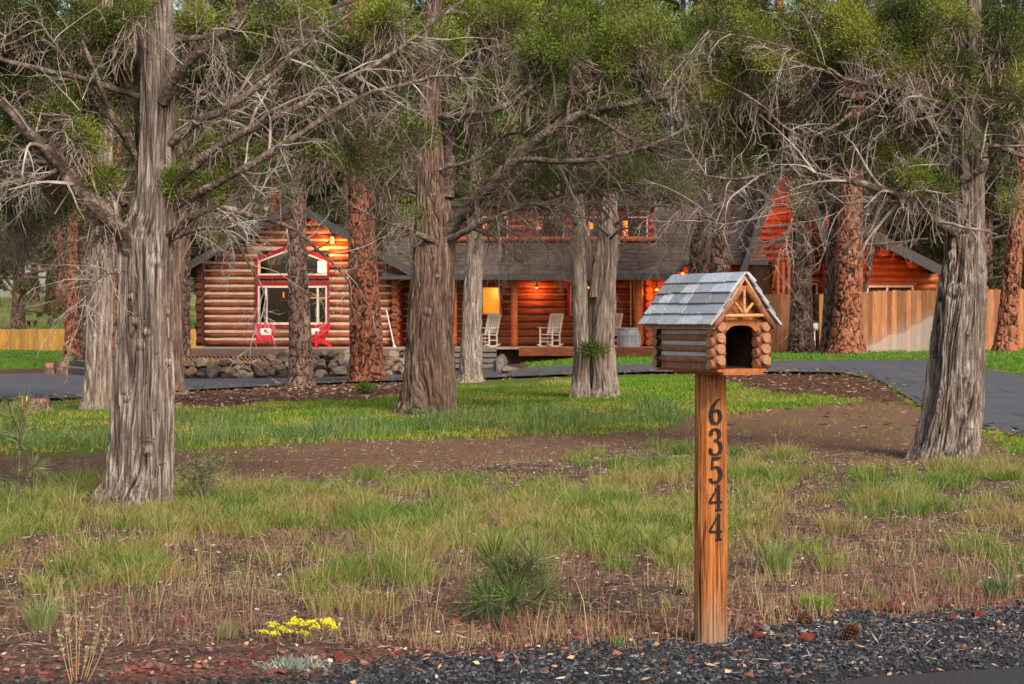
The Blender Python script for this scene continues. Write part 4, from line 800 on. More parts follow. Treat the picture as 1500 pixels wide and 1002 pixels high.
def log_wall(m, x0, x1, y, z0, z1, pitch, r, openings=(), lim=None, mis=(0, 1), chink=.45):
    k = 0
    while z0 + (k + .5) * pitch < z1:
        z = z0 + (k + .5) * pitch
        for zz, isl in ((z, True), (z + pitch / 2, False)):
            a, b_ = x0, x1
            if lim: la, lb = lim(zz + (r * .8 if isl else 0)); a, b_ = max(a, la), min(b_, lb)
            if b_ - a < .1: continue
            hs = [(o[0], o[1]) for o in openings if o[2] - r * .3 < zz < o[3] + r * .3]
            for p, q in cut((a, b_), hs):
                if isl: log_x(m, p, q, y, zz, r, mis[0])
                else: m.box(p, q, y - r * chink, y + .04, zz - pitch * .34, zz + pitch * .34, mi=mis[1])
        k += 1
def ring(m, outer, inner, y0, y1, mi=0):
    """frame between two outlines (lists of (x,z)), front at y0, back at y1"""
    n = len(outer); V = [(x, y0, z) for x, z in outer] + [(x, y0, z) for x, z in inner] + [(x, y1, z) for x, z in outer] + [(x, y1, z) for x, z in inner]
    Q = []
    for i in range(n):
        j = (i + 1) % n; Q += [(i, j, n + j, n + i), (2 * n + i, 3 * n + i, 3 * n + j, 2 * n + j), (i, 2 * n + i, 2 * n + j, j), (n + i, n + j, 3 * n + j, 3 * n + i)]
    m.add(V, Q, mi=mi)
def rect(x0, x1, z0, z1): return [(x0, z0), (x1, z0), (x1, z1), (x0, z1)]
def slab(m, pts, t, mi=0, mi_edge=1):
    """roof plane: 4 top points, thickness t straight down"""
    a = np.array(pts, float); b_ = a - [0, 0, t]; V = np.vstack([a, b_]); m.add(V, [(0, 1, 2, 3)], mi=mi); m.add(V, [(7, 6, 5, 4), (0, 4, 5, 1), (1, 5, 6, 2), (2, 6, 7, 3), (3, 7, 4, 0)], mi=mi_edge)
def prism(m, poly, y0, y1, mi=0):
    n = len(poly); a = [(x, y0, z) for x, z in poly]; b_ = [(x, y1, z) for x, z in poly]; m.poly(a, mi); m.poly(b_[::-1], mi)
    for i in range(n):
        j = (i + 1) % n; m.add([a[i], b_[i], b_[j], a[j]], [(0, 1, 2, 3)], mi=mi)
house = empty('log_house', (HX(760, 61), 61, .1), 'long stained log house with gabled left wing, open porch and steep lit gable', 'house')
def hb(m, name, mats, smooth=False, label=None, parent=None, lamp=None):
    o = m.build(name, [MT[k] for k in mats], parent or house, smooth)
    if parent is None: o.location = -house.location
    if label: o['label'] = label
    return o
LM = ['log_stain', 'chinking', 'log_dark', 'chinking_shade', 'log_orange']
DZ = .414; YW = 60.
# --- left wing
xa, xb = HX(300, YW), HX(573, YW); ax, az, sl = HX(432, 59.2), HZ(296, 59.2), .575
wz = lambda z: (ax - (az - .12 - z) / sl, ax + (az - .12 - z) / sl)
op = [(HX(377, YW), HX(482, YW), HZ(479, YW), HZ(416, YW)), (HX(377, YW), HX(482, YW), HZ(407, YW), HZ(366, YW))]
m = MB(); log_wall(m, xa, xb, YW, DZ, az, .2655, .104, op, wz)
for k in range(15):                                              # corner log ends
    z = DZ + (k + .5) * .2655
    for cx, s in ((xa, -1), (xb, 1)):
        if z > 3.35: continue
        m.tube([(cx + s * .02, YW + .01, z), (cx + s * (.27 + .05 * rng.random()), YW + .01, z)], .112 + .01 * rng.random(), 12, mi=2 if s < 0 else 0)
        m.tube([(cx + s * .13, YW + .4, z + .13), (cx + s * .13, YW - .32 - .06 * rng.random(), z + .13)], .112 + .01 * rng.random(), 12, mi=2 if s < 0 else 0)
for cx in (xa + .1, xb - .1): m.box(cx - .1, cx + .1, YW + .12, 70, .1, 3.6, mi=2)
m.box(xa, xb, 69.9, 70.1, .1, 3.6, mi=2)
hb(m, 'log_wall', LM, True, 'gabled wing wall of brown logs with cream chinking')
m = MB(); ov = 4.0
x_l = HX(258, 59.2); x_r = HX(607, 59.2)
for s, xe in ((-1, x_l), (1, x_r)):
    ze = az - abs(xe - ax) * sl
    slab(m, [(ax, 59.1, az), (ax, 71, az), (xe, 71, ze), (xe, 59.1, ze)], .17); m.bar((ax + s * .01, 59.06, az - .12), (xe, 59.06, ze - .12), .05, .26, mi=1)
m.box(x_r - 1.1, x_r + .02, 59.0, 59.14, az - abs(x_r - ax) * sl - .30, az - abs(x_r - ax) * sl - .17, mi=1)
hb(m, 'roof', ['shingle', 'fascia'], label='dark gable roof of the left wing')
# windows of the left wing
def pent(a, b_, c, d, e): return [(HX(p, YW), HZ(q, YW)) for p, q in (a, b_, c, d, e)]
m = MB(); ring(m, pent((375, 408.5), (483, 408.5), (483, 378), (430, 357), (375, 378)), pent((379, 403.5), (479.5, 403.5), (479.5, 383), (430, 363.5), (379, 383)), YW - .16, YW + .1)
w1 = hb(m, 'window', ['red_paint'], label='upper peaked window with red surround')
def sub(m, name, mats, parent, label=None):
    o = m.build(name, [MT[k] for k in mats], parent)
    if label: o['label'] = label
    return o
m = MB(); ring(m, pent((379, 403.5), (479.5, 403.5), (479.5, 383), (430, 363.5), (379, 383)), pent((380.5, 401), (478, 401), (478, 384), (430, 366), (380.5, 384)), YW - .19, YW + .06); sub(m, 'frame', ['white_frame'], w1)
m = MB(); m.poly([(x, YW - .02, z) for x, z in pent((380.5, 401), (478, 401), (478, 384), (430, 366), (380.5, 384))]); sub(m, 'pane', ['window_glass'], w1)
m = MB(); ring(m, rect(HX(375, YW), HX(483, YW), HZ(480.5, YW), HZ(414.5, YW)), rect(HX(379, YW), HX(479.5, YW), HZ(475.5, YW), HZ(419, YW)), YW - .16, YW + .1)
w2 = hb(m, 'window', ['red_paint'], label='wide picture window with red surround behind the red chairs')
m = MB(); ring(m, rect(HX(379, YW), HX(479.5, YW), HZ(475.5, YW), HZ(419, YW)), rect(HX(381, YW), HX(477.5, YW), HZ(472.5, YW), HZ(421.5, YW)), YW - .19, YW + .06)
for p in (390.5, 466): m.box(HX(p - 1.2, YW), HX(p + 1.4, YW), YW - .18, YW + .05, HZ(472.5, YW), HZ(421.5, YW))
sub(m, 'frame', ['white_frame'], w2)
m = MB(); m.poly([(x, YW - .02, z) for x, z in rect(HX(381, YW), HX(477.5, YW), HZ(472.5, YW), HZ(421.5, YW))]); sub(m, 'pane', ['window_glass'], w2)
# dark room behind
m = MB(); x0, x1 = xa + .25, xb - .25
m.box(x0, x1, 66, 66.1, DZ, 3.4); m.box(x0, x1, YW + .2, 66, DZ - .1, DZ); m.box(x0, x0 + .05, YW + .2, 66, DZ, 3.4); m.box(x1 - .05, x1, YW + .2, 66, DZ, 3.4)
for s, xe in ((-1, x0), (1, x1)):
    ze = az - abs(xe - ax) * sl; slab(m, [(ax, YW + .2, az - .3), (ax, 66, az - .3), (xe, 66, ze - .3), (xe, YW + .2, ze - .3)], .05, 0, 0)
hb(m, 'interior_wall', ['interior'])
m = MB()
for (a, b_, Y_, c_, d_) in ((415, 416.6, 63, 436, 428), (378, 382, 62, 400, 385), (455, 478, 64, 437, 435.5)):
    m = MB(); m.box(HX(a, Y_), HX(b_, Y_), Y_ - .1, Y_ - .05, HZ(c_, Y_), HZ(d_, Y_)); hb(m, 'glow_strip', ['painted_glow'])  # small glowing strips added behind the panes, not lamp fixtures
def plight(name, loc, e, col=(1, .32, .07), r=.08, parent=None):
    d = bpy.data.lights.new(name, 'POINT'); d.energy = e; d.color = col; d.shadow_soft_size = r; o = bpy.data.objects.new(name, d); COL.objects.link(o); o.location = loc
    if parent:
        o.parent = parent; o.location = Vector(loc) - parent.location
    return o
def lantern(px, py, Y, w, h, label, e, panes='lamp_glow', col=(1, .32, .07), dy=-.3, lamp_z=-.15, grid=True):
    c = at(px, py, Y); r = empty('lantern', c, label, 'lantern')
    m = MB(); m.box(-w * .6, w * .6, -w * .6, w * .6, h * .5, h * .58); m.box(-w * .55, w * .55, -w * .55, w * .55, -h * .56, -h * .5); m.tube([(0, 0, h * .58), (0, 0, h * .85)], w * .08, 6)
    for sx in (-1, 1):
        for sy in (-1, 1): m.box(sx * w * .5 - .012, sx * w * .5 + .012, sy * w * .5 - .012, sy * w * .5 + .012, -h * .5, h * .5)
    if grid: m.box(-w * .5, w * .5, -w * .53, -w * .49, -.02, .02); m.box(-.012, .012, -w * .53, -w * .49, -h * .5, h * .5)
    m.build('cage', MT['fascia'], r); m = MB(); m.box(-w * .44, w * .44, -w * .44, w * .44, -h * .46, h * .46); m.build('glass', MT[panes], r)
    l = plight('bulb_light', (0, 0, 0), e, col); l.parent = r; l.location = (0, dy, lamp_z); return r
lantern(472, 391, 61.2, .30, .42, 'glowing square lantern seen through the peaked upper window', 10, dy=-.25)
lantern(487, 352, 59.75, .13, .22, 'small lit lantern under the gable right of the peaked window', 60, 'lamp_orange', dy=-.25, grid=False)
# --- deck, lattice, posts
m = MB(); yd = 55.2
m.box(HX(262, yd), HX(585, yd), yd, YW + .2, DZ - .07, DZ - .01); m.box(HX(262, yd), HX(585, yd), yd - .04, yd, DZ - .24, DZ - .01, mi=3)
m.box(HX(585, yd), HX(1010, 60), 58.7, 62.4, DZ - .075, DZ - .015); m.box(HX(760, 58.7), HX(1000, 58.7), 58.62, 58.7, DZ - .30, DZ - .015, mi=2)
m.box(HX(590, 58.7), HX(655, 58.7), 58.62, 58.7, DZ - .5, DZ - .015, mi=1)
hb(m, 'deck', ['deck_board', 'grey_timber', 'log_stain', 'deck_edge'])
m = MB(); lx0, lx1, lz0, lz1 = HX(264, yd), HX(400, yd), HZ(536, yd), DZ - .24; stp = .135; k = 0
for s in (-1, 1):
    t = lx0 - 1
    while t < lx1 + 1:
        # diagonal strip clipped to the panel
        pts = []
        hgt = lz1 - lz0; a0, a1 = (t, lz0), (t + s * hgt, lz1)
        fa, fb = 0., 1.
        for xc in (lx0, lx1):
            pass
        def fx(x): return (x - a0[0]) / (a1[0] - a0[0])
        lo_, hi_ = sorted((fx(lx0), fx(lx1))); fa, fb = max(0, lo_), min(1, hi_)
        if fb > fa + .05: m.bar((a0[0] + (a1[0] - a0[0]) * fa, yd + .02 * s, a0[1] + hgt * fa), (a0[0] + (a1[0] - a0[0]) * fb, yd + .02 * s, a0[1] + hgt * fb), .015, .034, up=(0, 0, 1))
        t += stp
hb(m, 'lattice', ['lattice_wood'])
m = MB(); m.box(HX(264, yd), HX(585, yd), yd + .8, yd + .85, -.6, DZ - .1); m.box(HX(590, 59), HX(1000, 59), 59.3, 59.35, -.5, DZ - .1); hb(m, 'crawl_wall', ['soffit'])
# --- porch wall and windows
YP = 62.2; xp0, xp1 = HX(573, YP), HX(948, YP)
opp = [(HX(687, YP), HX(736, YP), HZ(464, YP), HZ(417, YP)), (HX(832, YP), HX(884, YP), HZ(464, YP), HZ(417, YP)), (HX(573, YP), HX(591, YP), DZ, HZ(424, YP)), (HX(643, YP), HX(652, YP), DZ, HZ(424, YP))]
m = MB(); log_wall(m, xp0, xp1, YP, DZ, 3.2, .2655, .118, opp, None, (0, 3), .35)
for k in range(11):
    z = DZ + (k + .5) * .2655; cx = HX(950, 61)
    m.tube([(cx, 62.3, z), (cx, 60.7 - .08 * rng.random(), z)], .12, 12, mi=4); m.tube([(cx - .28, 61.0, z + .13), (cx + .1, 61.0, z + .13)], .12, 12, mi=4)
hb(m, 'log_wall', LM, True, 'shaded porch wall of stained logs')
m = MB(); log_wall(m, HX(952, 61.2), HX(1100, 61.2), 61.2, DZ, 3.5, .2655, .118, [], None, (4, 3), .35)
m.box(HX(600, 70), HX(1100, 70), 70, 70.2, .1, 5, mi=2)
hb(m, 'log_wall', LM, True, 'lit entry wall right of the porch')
def porch_window(a, b_, c, d, lit, label, mull):
    m = MB(); ring(m, rect(HX(a, YP), HX(b_, YP), HZ(d, YP), HZ(c, YP)), rect(HX(a + 4, YP), HX(b_ - 4, YP), HZ(d - 3, YP), HZ(c + 3, YP)), YP - .17, YP + .08)
    w = hb(m, 'window', ['red_paint'], label=label)
    m = MB(); ring(m, rect(HX(a + 4, YP), HX(b_ - 4, YP), HZ(d - 3, YP), HZ(c + 3, YP)), rect(HX(a + 5.6, YP), HX(b_ - 5.6, YP), HZ(d - 4.6, YP), HZ(c + 4.6, YP)), YP - .19, YP + .05)
    m.box(HX(mull - 1.4, YP), HX(mull + 1.4, YP), YP - .18, YP + .04, HZ(d - 4.6, YP), HZ(c + 4.6, YP)); sub(m, 'frame', ['tan_frame'], w)
    m = MB(); m.box(HX(a + 5.6, YP), HX(b_ - 5.6, YP), YP - .03, YP, HZ(d - 4.6, YP), HZ(c + 4.6, YP)); sub(m, 'pane', [lit], w)
b = NB('lit_room', .4); g = b.geo(); s = b.sep(g); f = b.noise(g, 1.3, 2)
gx = b.math('MULTIPLY_ADD', s[0], 1.2, .0); d_ = b.n('ShaderNodeVectorMath', operation='DISTANCE'); b.l(g, d_.inputs[0]); d_.inputs[1].default_value = (HX(730, YP), YP, HZ(427, YP))
c = b.ramp(d_.outputs['Value'], [(.06, (1, .62, .12)), (.35, (1, .27, .018)), (1.0, (.62, .12, .006))]); b.base((.6, .3, .05)); b.l(c, b.p.inputs['Emission Color']); b.p.inputs['Emission Strength'].default_value = .72; MT['lit_room'] = b.m
porch_window(686, 737, 417, 464, 'lit_room', 'lit amber window behind the white rocking chair', 706.5)
porch_window(831, 885, 416, 465, 'interior', 'dark window behind the three stemmed juniper with a glowing orange strip', 866)
m = MB(); m.box(HX(870.5, YP), HX(875, YP), YP - .06, YP - .035, HZ(459, YP), HZ(424, YP)); hb(m, 'glow_strip', ['lit_window'])  # glowing orange strip added in front of the dark pane
m = MB(); m.box(HX(575, YP), HX(590, YP), YP - .08, YP + .02, DZ, HZ(425, YP)); d1 = hb(m, 'door', ['red_paint']); m = MB(); m.tube([(HX(588, YP), YP - .1, HZ(468, YP)), (HX(588, YP), YP - .16, HZ(468, YP))], .035, 8); sub(m, 'handle', ['tan_frame'], d1)
for px, wpx, top in ((663.5, 11.5, 402), (753, 10.5, 402), (845, 10.5, 402), (935, 13.5, 402)):
    m = MB(); z = np.linspace(DZ - .02, HZ(top, 59.9), 14); m.tube(np.stack([HX(px, 59.9) + 0 * z, 59.9 + 0 * z, z], -1), wpx / 2 / F * 59.9 * (1 + .05 * rng.random(14)), 14); hb(m, 'post', ['log_orange'], True)
m = MB(); m.tube([(HX(600, 59.9), 59.9, HZ(405, 59.9)), (HX(985, 59.9), 59.9, HZ(405, 59.9))], .11, 10); m.box(HX(590, 60), HX(1003, 60), 60.05, 62.3, 3.02, 3.05, mi=1); hb(m, 'beam', ['log_dark', 'soffit'])
# --- main roof with the cut back eave and the dormer
rz = lambda y: 2.93 + .45 * (y - 59.3); ridge = 65.6; xr0, xr1 = HX(560, 62), HX(1125, 60.5)
m = MB(); x1_ = HX(985, 59.3); x2_ = HX(1003, 60.45)
slab(m, [(HX(566, 61), 59.3, rz(59.3)), (x1_, 59.3, rz(59.3)), (x1_, ridge, rz(ridge)), (HX(566, 61), ridge, rz(ridge))], .16)
a = [(x1_ + .001, 59.32, rz(59.32)), (x2_, 60.45, rz(60.45)), (x2_, ridge, rz(ridge)), (x1_ + .001, ridge, rz(ridge))]; slab(m, a, .16)
slab(m, [(x2_ + .001, 60.45, rz(60.45)), (xr1, 60.45, rz(60.45)), (xr1, ridge, rz(ridge)), (x2_ + .001, ridge, rz(ridge))], .16)
slab(m, [(xr1, ridge, rz(ridge)), (xr1, 74, rz(ridge) - 3.2), (HX(566, 61), 74, rz(ridge) - 3.2), (HX(566, 61), ridge, rz(ridge))], .16)
m.box(HX(600, 59.2), x1_, 59.2, 59.31, rz(59.3) - .2, rz(59.3) - .06, mi=1)
hb(m, 'roof', ['shingle', 'fascia'], label='long dark shingled porch roof')
YD = 62.05; zb = rz(YD); m = MB(); xd0, xd1 = HX(655, YD), HX(960, YD)
m.box(xd0, xd1, YD, YD + .1, zb - .3, zb + 1.25, mi=0); m.tube([(xd0 - .1, YD - .1, zb + .1), (xd1 + .1, YD - .1, zb + .1)], .10, 12, mi=4)
for xx in (xd0, xd1 - .1): m.box(xx, xx + .1, YD + .1, 66, zb - .3, zb + 1.25, mi=4)
for k in range(3): log_x(m, xd0, xd1, YD + .02, zb + .5 + k * .26, .12, 4)
hb(m, 'dormer_wall', ['red_paint', 'chinking', 'log_dark', 'chinking_shade', 'log_orange'])
m = MB(); slab(m, [(xd0 - .3, YD - .5, zb + 1.42), (xd1 + .3, YD - .5, zb + 1.42), (xd1 + .3, 65.9, zb + 1.75), (xd0 - .3, 65.9, zb + 1.75)], .15); hb(m, 'dormer_roof', ['shingle', 'fascia'])
for a, b_ in ((664, 690), (706, 744), (786, 826), (862, 890), (912, 948)):
    m = MB(); ring(m, rect(HX(a - 2, YD), HX(b_ + 2, YD), HZ(354, YD), HZ(316, YD)), rect(HX(a, YD), HX(b_, YD), HZ(350, YD), HZ(318, YD)), YD - .16, YD - .02); w = hb(m, 'window', ['red_paint'], label='dormer window')
    m = MB(); ring(m, rect(HX(a, YD), HX(b_, YD), HZ(350, YD), HZ(318, YD)), rect(HX(a + 1.3, YD), HX(b_ - 1.3, YD), HZ(348.7, YD), HZ(319.3, YD)), YD - .17, YD - .03); sub(m, 'frame', ['white_frame'], w)
    m = MB(); x_, y_ = HX(a + 1.3, YD), HX(b_ - 1.3, YD); m.box(x_, y_, YD - .152, YD - .145, HZ(348.7, YD), HZ(319.3, YD), mi=0); m.box(x_ + .02, x_ + .14, YD - .158, YD - .153, HZ(346 if a > 900 else 336, YD), HZ(324, YD), mi=1); sub(m, 'pane', ['interior', 'painted_glow'], w)  # glowing sliver in each pane stands for an orange reflection
def downlight(px, py, Y, label, e, dz=-.12, dy=-.1):
    c = at(px, py, Y); r = empty('porch_light', c, label, 'porch light'); m = MB(); m.tube([(0, 0, 0), (0, 0, .10)], .06, 12); m.tube([(0, 0, .10), (0, 0, .30)], .02, 8); m.build('housing', MT['fascia'], r, True)
    m = MB(); m.tube([(0, 0, -.03), (0, 0, -.004)], [.035, .05], 12); m.build('bulb', MT['lamp_orange'], r); l = plight('bulb_light', (0, 0, 0), e, (1, .22, .03), .05); l.parent = r; l.location = (0, dy, dz)
downlight(786, 421, 61.75, 'small orange porch light on the log wall above the middle rocking chair', 22, dy=0)
downlight(863, 421, 61.8, 'porch light behind the three stemmed juniper', 18)
downlight(962, 424, 60.45, 'porch light at the log corner above the barrel', 22)
downlight(1000, 400, 60.6, 'light under the set back eave above the mailbox', 14)
# --- steep gable
m = MB(); YA = 60.; apx, apz, s3 = HX(1158, YA), HZ(196, YA), 2.75
for s in (-1, 1):
    xe = apx + s * (apz - .3) / s3; slab(m, [(apx, YA, apz), (apx, 72, apz), (xe, 72, .3), (xe, YA, .3)], .5)
    m.bar((apx + s * .10, YA - .04, apz - .45), (xe - s * .1, YA - .04, .3), .06, .22, mi=1)
    for q in (1, 2, 3): xx = apx + s * (apz - .55 - q) / s3 * .98
hb(m, 'roof', ['shingle', 'fascia', 'log_orange'], label='very steep gable roof with orange lit underside')
for o in house.children:
    pass
m = MB(); lim3 = lambda z: (apx - (apz - .5 - z) / s3, apx + (apz - .5 - z) / s3)
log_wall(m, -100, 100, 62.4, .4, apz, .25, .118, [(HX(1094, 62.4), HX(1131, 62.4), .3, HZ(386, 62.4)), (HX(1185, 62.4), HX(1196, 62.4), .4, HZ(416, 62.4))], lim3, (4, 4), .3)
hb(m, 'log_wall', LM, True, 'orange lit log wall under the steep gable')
m = MB(); m.box(HX(1093, 62.4), HX(1132, 62.4), 62.5, 62.55, .3, HZ(384, 62.4)); hb(m, 'door', ['soffit'], label='dark doorway under the steep gable')
m = MB(); ring(m, rect(HX(1184, 62.3), HX(1197, 62.3), .9, HZ(415, 62.3)), rect(HX(1186, 62.3), HX(1195, 62.3), 1.0, HZ(417, 62.3)), 62.2, 62.32); w = hb(m, 'window', ['white_frame'], label='small white window beside the steep gable door'); m = MB(); m.box(HX(1186, 62.3), HX(1195, 62.3), 62.28, 62.3, 1.0, HZ(417, 62.3)); sub(m, 'pane', ['interior'], w)
for px in (1139, 1147, 1155):
    m = MB(); m.tube([(HX(px, 60.8), 60.8, .35), (HX(px, 60.8), 60.8, HZ(384 if px < 1150 else 376, 60.8))], .075, 10); hb(m, 'post', ['log_stain'], True)
m = MB(); m.tube([(HX(1128, 60.4), 60.4, HZ(432, 60.4)), (HX(1143, 60.4), 60.4, HZ(366, 60.4))], .035, 8); m.tube([(HX(1089, 60.4), 60.4, HZ(400, 60.4)), (HX(1103, 60.4), 60.4, HZ(356, 60.4))], .07, 8); hb(m, 'brace', ['log_orange'], True)
lantern(1196, 318, 60.9, .22, .32, 'bright orange lantern hanging under the steep gable behind the pines', 130, 'lamp_orange', (1, .20, .03), dy=-.5, grid=False)
plight('gable_light', at(1132, 300, 60.9), 80, (1, .20, .03), .1, house)
# --- right wing
YR = 61.8; x0, x1 = HX(1205, YR), HX(1374, YR); rr = lambda x: HZ(331, YR) - (x - HX(1265, YR)) * .513
m = MB(); limr = lambda z: (x0, HX(1265, YR) + (HZ(331, YR) - .42 - z) / .513)
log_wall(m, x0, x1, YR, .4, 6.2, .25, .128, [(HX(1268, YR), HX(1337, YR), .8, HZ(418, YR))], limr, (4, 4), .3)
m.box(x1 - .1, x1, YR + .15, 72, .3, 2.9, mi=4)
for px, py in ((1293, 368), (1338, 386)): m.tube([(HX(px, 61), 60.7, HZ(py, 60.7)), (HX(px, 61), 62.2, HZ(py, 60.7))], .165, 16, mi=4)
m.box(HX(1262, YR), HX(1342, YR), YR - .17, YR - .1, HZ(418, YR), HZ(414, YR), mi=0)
hb(m, 'log_wall', ['log_orange', 'chinking', 'log_dark', 'chinking_shade', 'log_orange'], True, 'orange log wall of the right wing above the fence')
m = MB(); pA, pB = HX(1215, 60.5), HX(1380, 60.5); zA = HZ(331, 60.5) + (HX(1265, 60.5) - pA) * .513; zB = zA - (pB - pA) * .513
slab(m, [(pA, 60.4, zA), (pA, 73, zA), (pB, 73, zB), (pB, 60.4, zB)], .2); m.bar((pA, 60.35, zA - .2), (pB, 60.35, zB - .2), .06, .34, mi=1)
hb(m, 'roof', ['shingle', 'fascia'], label='dark sloping roof of the right wing')
m = MB(); ring(m, rect(HX(1268, YR), HX(1337, YR), .8, HZ(418, YR)), rect(HX(1271, YR), HX(1334, YR), .95, HZ(421, YR)), YR - .15, YR); m.box(HX(1297, YR), HX(1300, YR), YR - .15, YR, .95, HZ(421, YR)); w = hb(m, 'window', ['white_frame'], label='white framed window mostly hidden by the fence'); m = MB(); m.box(HX(1271, YR), HX(1334, YR), YR - .05, YR - .03, .95, HZ(421, YR)); sub(m, 'pane', ['interior'], w)
plight('wing_light', at(1300, 400, 60.2), 28, (1, .22, .03), .3, house)
# ------------------------------------------------------------------ the mailbox
def wood_mat(name, lo, mid, hi, sx=60, sz=2.5, crack=.5, pale=None, rough=.6):
    b = NB(name, rough, .3); g = b.obj(); f = b.noise(b.mapp(g, (sx, sx, sz)), 1, 5, .65, .5); f2 = b.noise(g, 9, 3); f3 = b.noise(b.mapp(g, (sx * .8, sx * .8, sz * 1.3)), 1.3, 2)
    c = b.ramp(f, [(.3, lo), (.5, mid), (.7, hi)])
    if pale: c = b.mix(b.ramp(f2, [(.60, (0, 0, 0)), (.70, (.6, .6, .6))]), c, pale)
    c = b.mix(b.ramp(f3, [(.27, (crack,) * 3), (.34, (0, 0, 0))]), c, (.05, .018, .008)); b.base(c); b.bump(f, .5, .004); MT[name] = b.m
wood_mat('post_wood', (.22, .058, .014), (.42, .125, .032), (.56, .21, .07), 75, 2.2, .95, (.55, .29, .15))
wood_mat('box_log', (.12, .042, .02), (.24, .088, .042), (.36, .15, .078), 40, 40, .3)
wood_mat('box_log_side', (.17, .07, .035), (.30, .13, .07), (.42, .22, .13), 50, 50, .3)
wood_mat('log_end', (.20, .085, .045), (.36, .17, .10), (.48, .26, .16), 120, 120, .2)
wood_mat('peeled_pole', (.36, .15, .06), (.52, .26, .12), (.62, .36, .20), 60, 60, .2)
wood_mat('box_board', (.20, .065, .02), (.33, .11, .035), (.44, .17, .06), 50, 50, .3)
b = NB('post_wood', .6, .3); g = b.obj(); f = b.noise(b.mapp(g, (75, 75, 2.2)), 1, 6, .7, .5); f2 = b.noise(b.mapp(g, (1, 1, .5)), 10, 3); o_ = b.sep(b.attr('bk').outputs['Vector'])
c = b.ramp(f, [(.36, (.14, .032, .007)), (.5, (.40, .125, .028)), (.64, (.60, .26, .085))]); c = b.mix(b.ramp(f2, [(.60, (0, 0, 0)), (.72, (.55, .55, .55))]), c, (.55, .30, .16)); c = b.mix(b.math('MULTIPLY', o_[1], .85), c, b.ramp(f, [(.4, (.10, .06, .04)), (.6, (.32, .24, .18))])); c = b.mix(o_[2], c, (.045, .016, .008)); b.base(c); b.bump(f, .6, .004); MT['post_wood'] = b.m
simple('box_shade', (.022, .010, .006), .95, .3, 30); simple('chink_pale', (.50, .49, .45), .85, .15, 30, .2); simple('black_iron', (.012, .012, .014), .45, .2, 60, .3)
b = NB('shake', .8, .25); g = b.obj(); f = b.noise(b.mapp(g, (90, 90, 14)), 1, 5, .7); f2 = b.noise(g, 14, 4)
c = b.mix(.75, b.attr('col').outputs['Color'], b.ramp(f, [(.3, (.50, .53, .58)), (.7, (1.25, 1.28, 1.35))]), 'MULTIPLY'); c = b.mix(b.ramp(f2, [(.62, (0, 0, 0)), (.74, (.35, .35, .35))]), c, (.2, .18, .17)); b.base(c); b.bump(f, .35, .002); MT['shake'] = b.m
MP = gp(1041, 940); mbx = empty('mailbox', MP, 'log cabin shaped mailbox with shake roof on an orange numbered post', 'mailbox')
zl = lambda py: HZ(py, 7.0) - MP.z
yaw = math.radians(30)
def mpart(m, name, mats, rz=yaw, parent=None, smooth=False, label=None, loc=None):
    o = m.build(name, [MT[k] for k in (mats if isinstance(mats, list) else [mats])], parent or mbx, smooth)
    if parent is None: o.rotation_euler = (0, 0, rz)
    if loc is not None: o.location = loc
    if label: o['label'] = label
    return o
n, nt = 260, 200; z = np.linspace(-.12, zl(546), n); th = np.linspace(0, 2 * np.pi, nt, endpoint=False); TH, ZZ = np.meshgrid(th, z)
c, s = np.cos(TH), np.sin(TH); f = fbm(np.stack([c * 9, s * 9, ZZ * 1.1], -1), 3, 71); fb = fbm(np.stack([c * 1.5, s * 1.5, ZZ * 2.2], -1), 2, 72)
f5 = fbm(np.stack([c * 7, s * 7, ZZ * .9], -1), 3, 79); cr = np.clip(1 - np.abs(f - .5) * 24, 0, 1) * sstep(.44, .52, fbm(np.stack([c * 3, s * 3, ZZ * 2.2], -1), 2, 75)); cr = np.maximum(cr, np.clip(1 - np.abs(f5 - .5) * 30, 0, 1) * sstep(.5, .56, fbm(np.stack([c * 2, s * 2, ZZ * 1.7], -1), 2, 78)))
r = .0625 + (fb - .5) * .010 + (f - .5) * .005 - cr * .0045; r = r * (1 + .05 * np.exp(-((ZZ - .35) / .5) ** 2))
i = np.arange(n * nt).reshape(n, nt); j = np.roll(i, -1, 1)
m = MB(); m.add(np.stack([c * r, s * r, ZZ], -1).reshape(-1, 3), np.stack([i[:-1], j[:-1], j[1:], i[1:]], -1).reshape(-1, 4), bk=np.stack([0 * cr, sstep(.30, -.02, ZZ + (f - .5) * .5), cr], -1).reshape(-1, 3)); mpart(m, 'post', 'post_wood', 0, smooth=True)
# digits
GL = {'6': [[(.53, 1, .02), (.36, .92, .05), (.20, .74, .10), (.09, .48, .13), (.09, .26, .13), (.18, .08, .10), (.32, .03, .05), (.46, .12, .10), (.52, .30, .13), (.45, .49, .10), (.32, .56, .05), (.18, .46, .04)]],
      '3': [[(.10, .76, .12), (.08, .86, .09), (.18, .96, .05), (.32, .97, .06), (.45, .85, .12), (.44, .69, .12), (.34, .58, .06), (.22, .55, .04)], [(.22, .55, .04), (.40, .51, .06), (.53, .34, .13), (.50, .14, .12), (.33, .03, .06), (.14, .05, .05), (.05, .15, .08), (.09, .24, .13)]],
      '5': [[(.13, .955, .07), (.34, .955, .085), (.54, 1.0, .03)], [(.145, .96, .045), (.13, .75, .04), (.115, .55, .045)], [(.12, .56, .04), (.28, .63, .06), (.46, .53, .12), (.53, .31, .14), (.44, .10, .11), (.26, .02, .06), (.10, .06, .06), (.06, .17, .12)]],
      '4': [[(.42, .99, .05), (.20, .64, .05), (.01, .33, .04)], [(.0, .32, .055), (.3, .32, .055), (.60, .32, .055)], [(.42, 1.0, .12), (.42, .5, .12), (.42, .03, .12)], [(.27, .02, .045), (.42, .02, .05), (.58, .02, .045)]]}
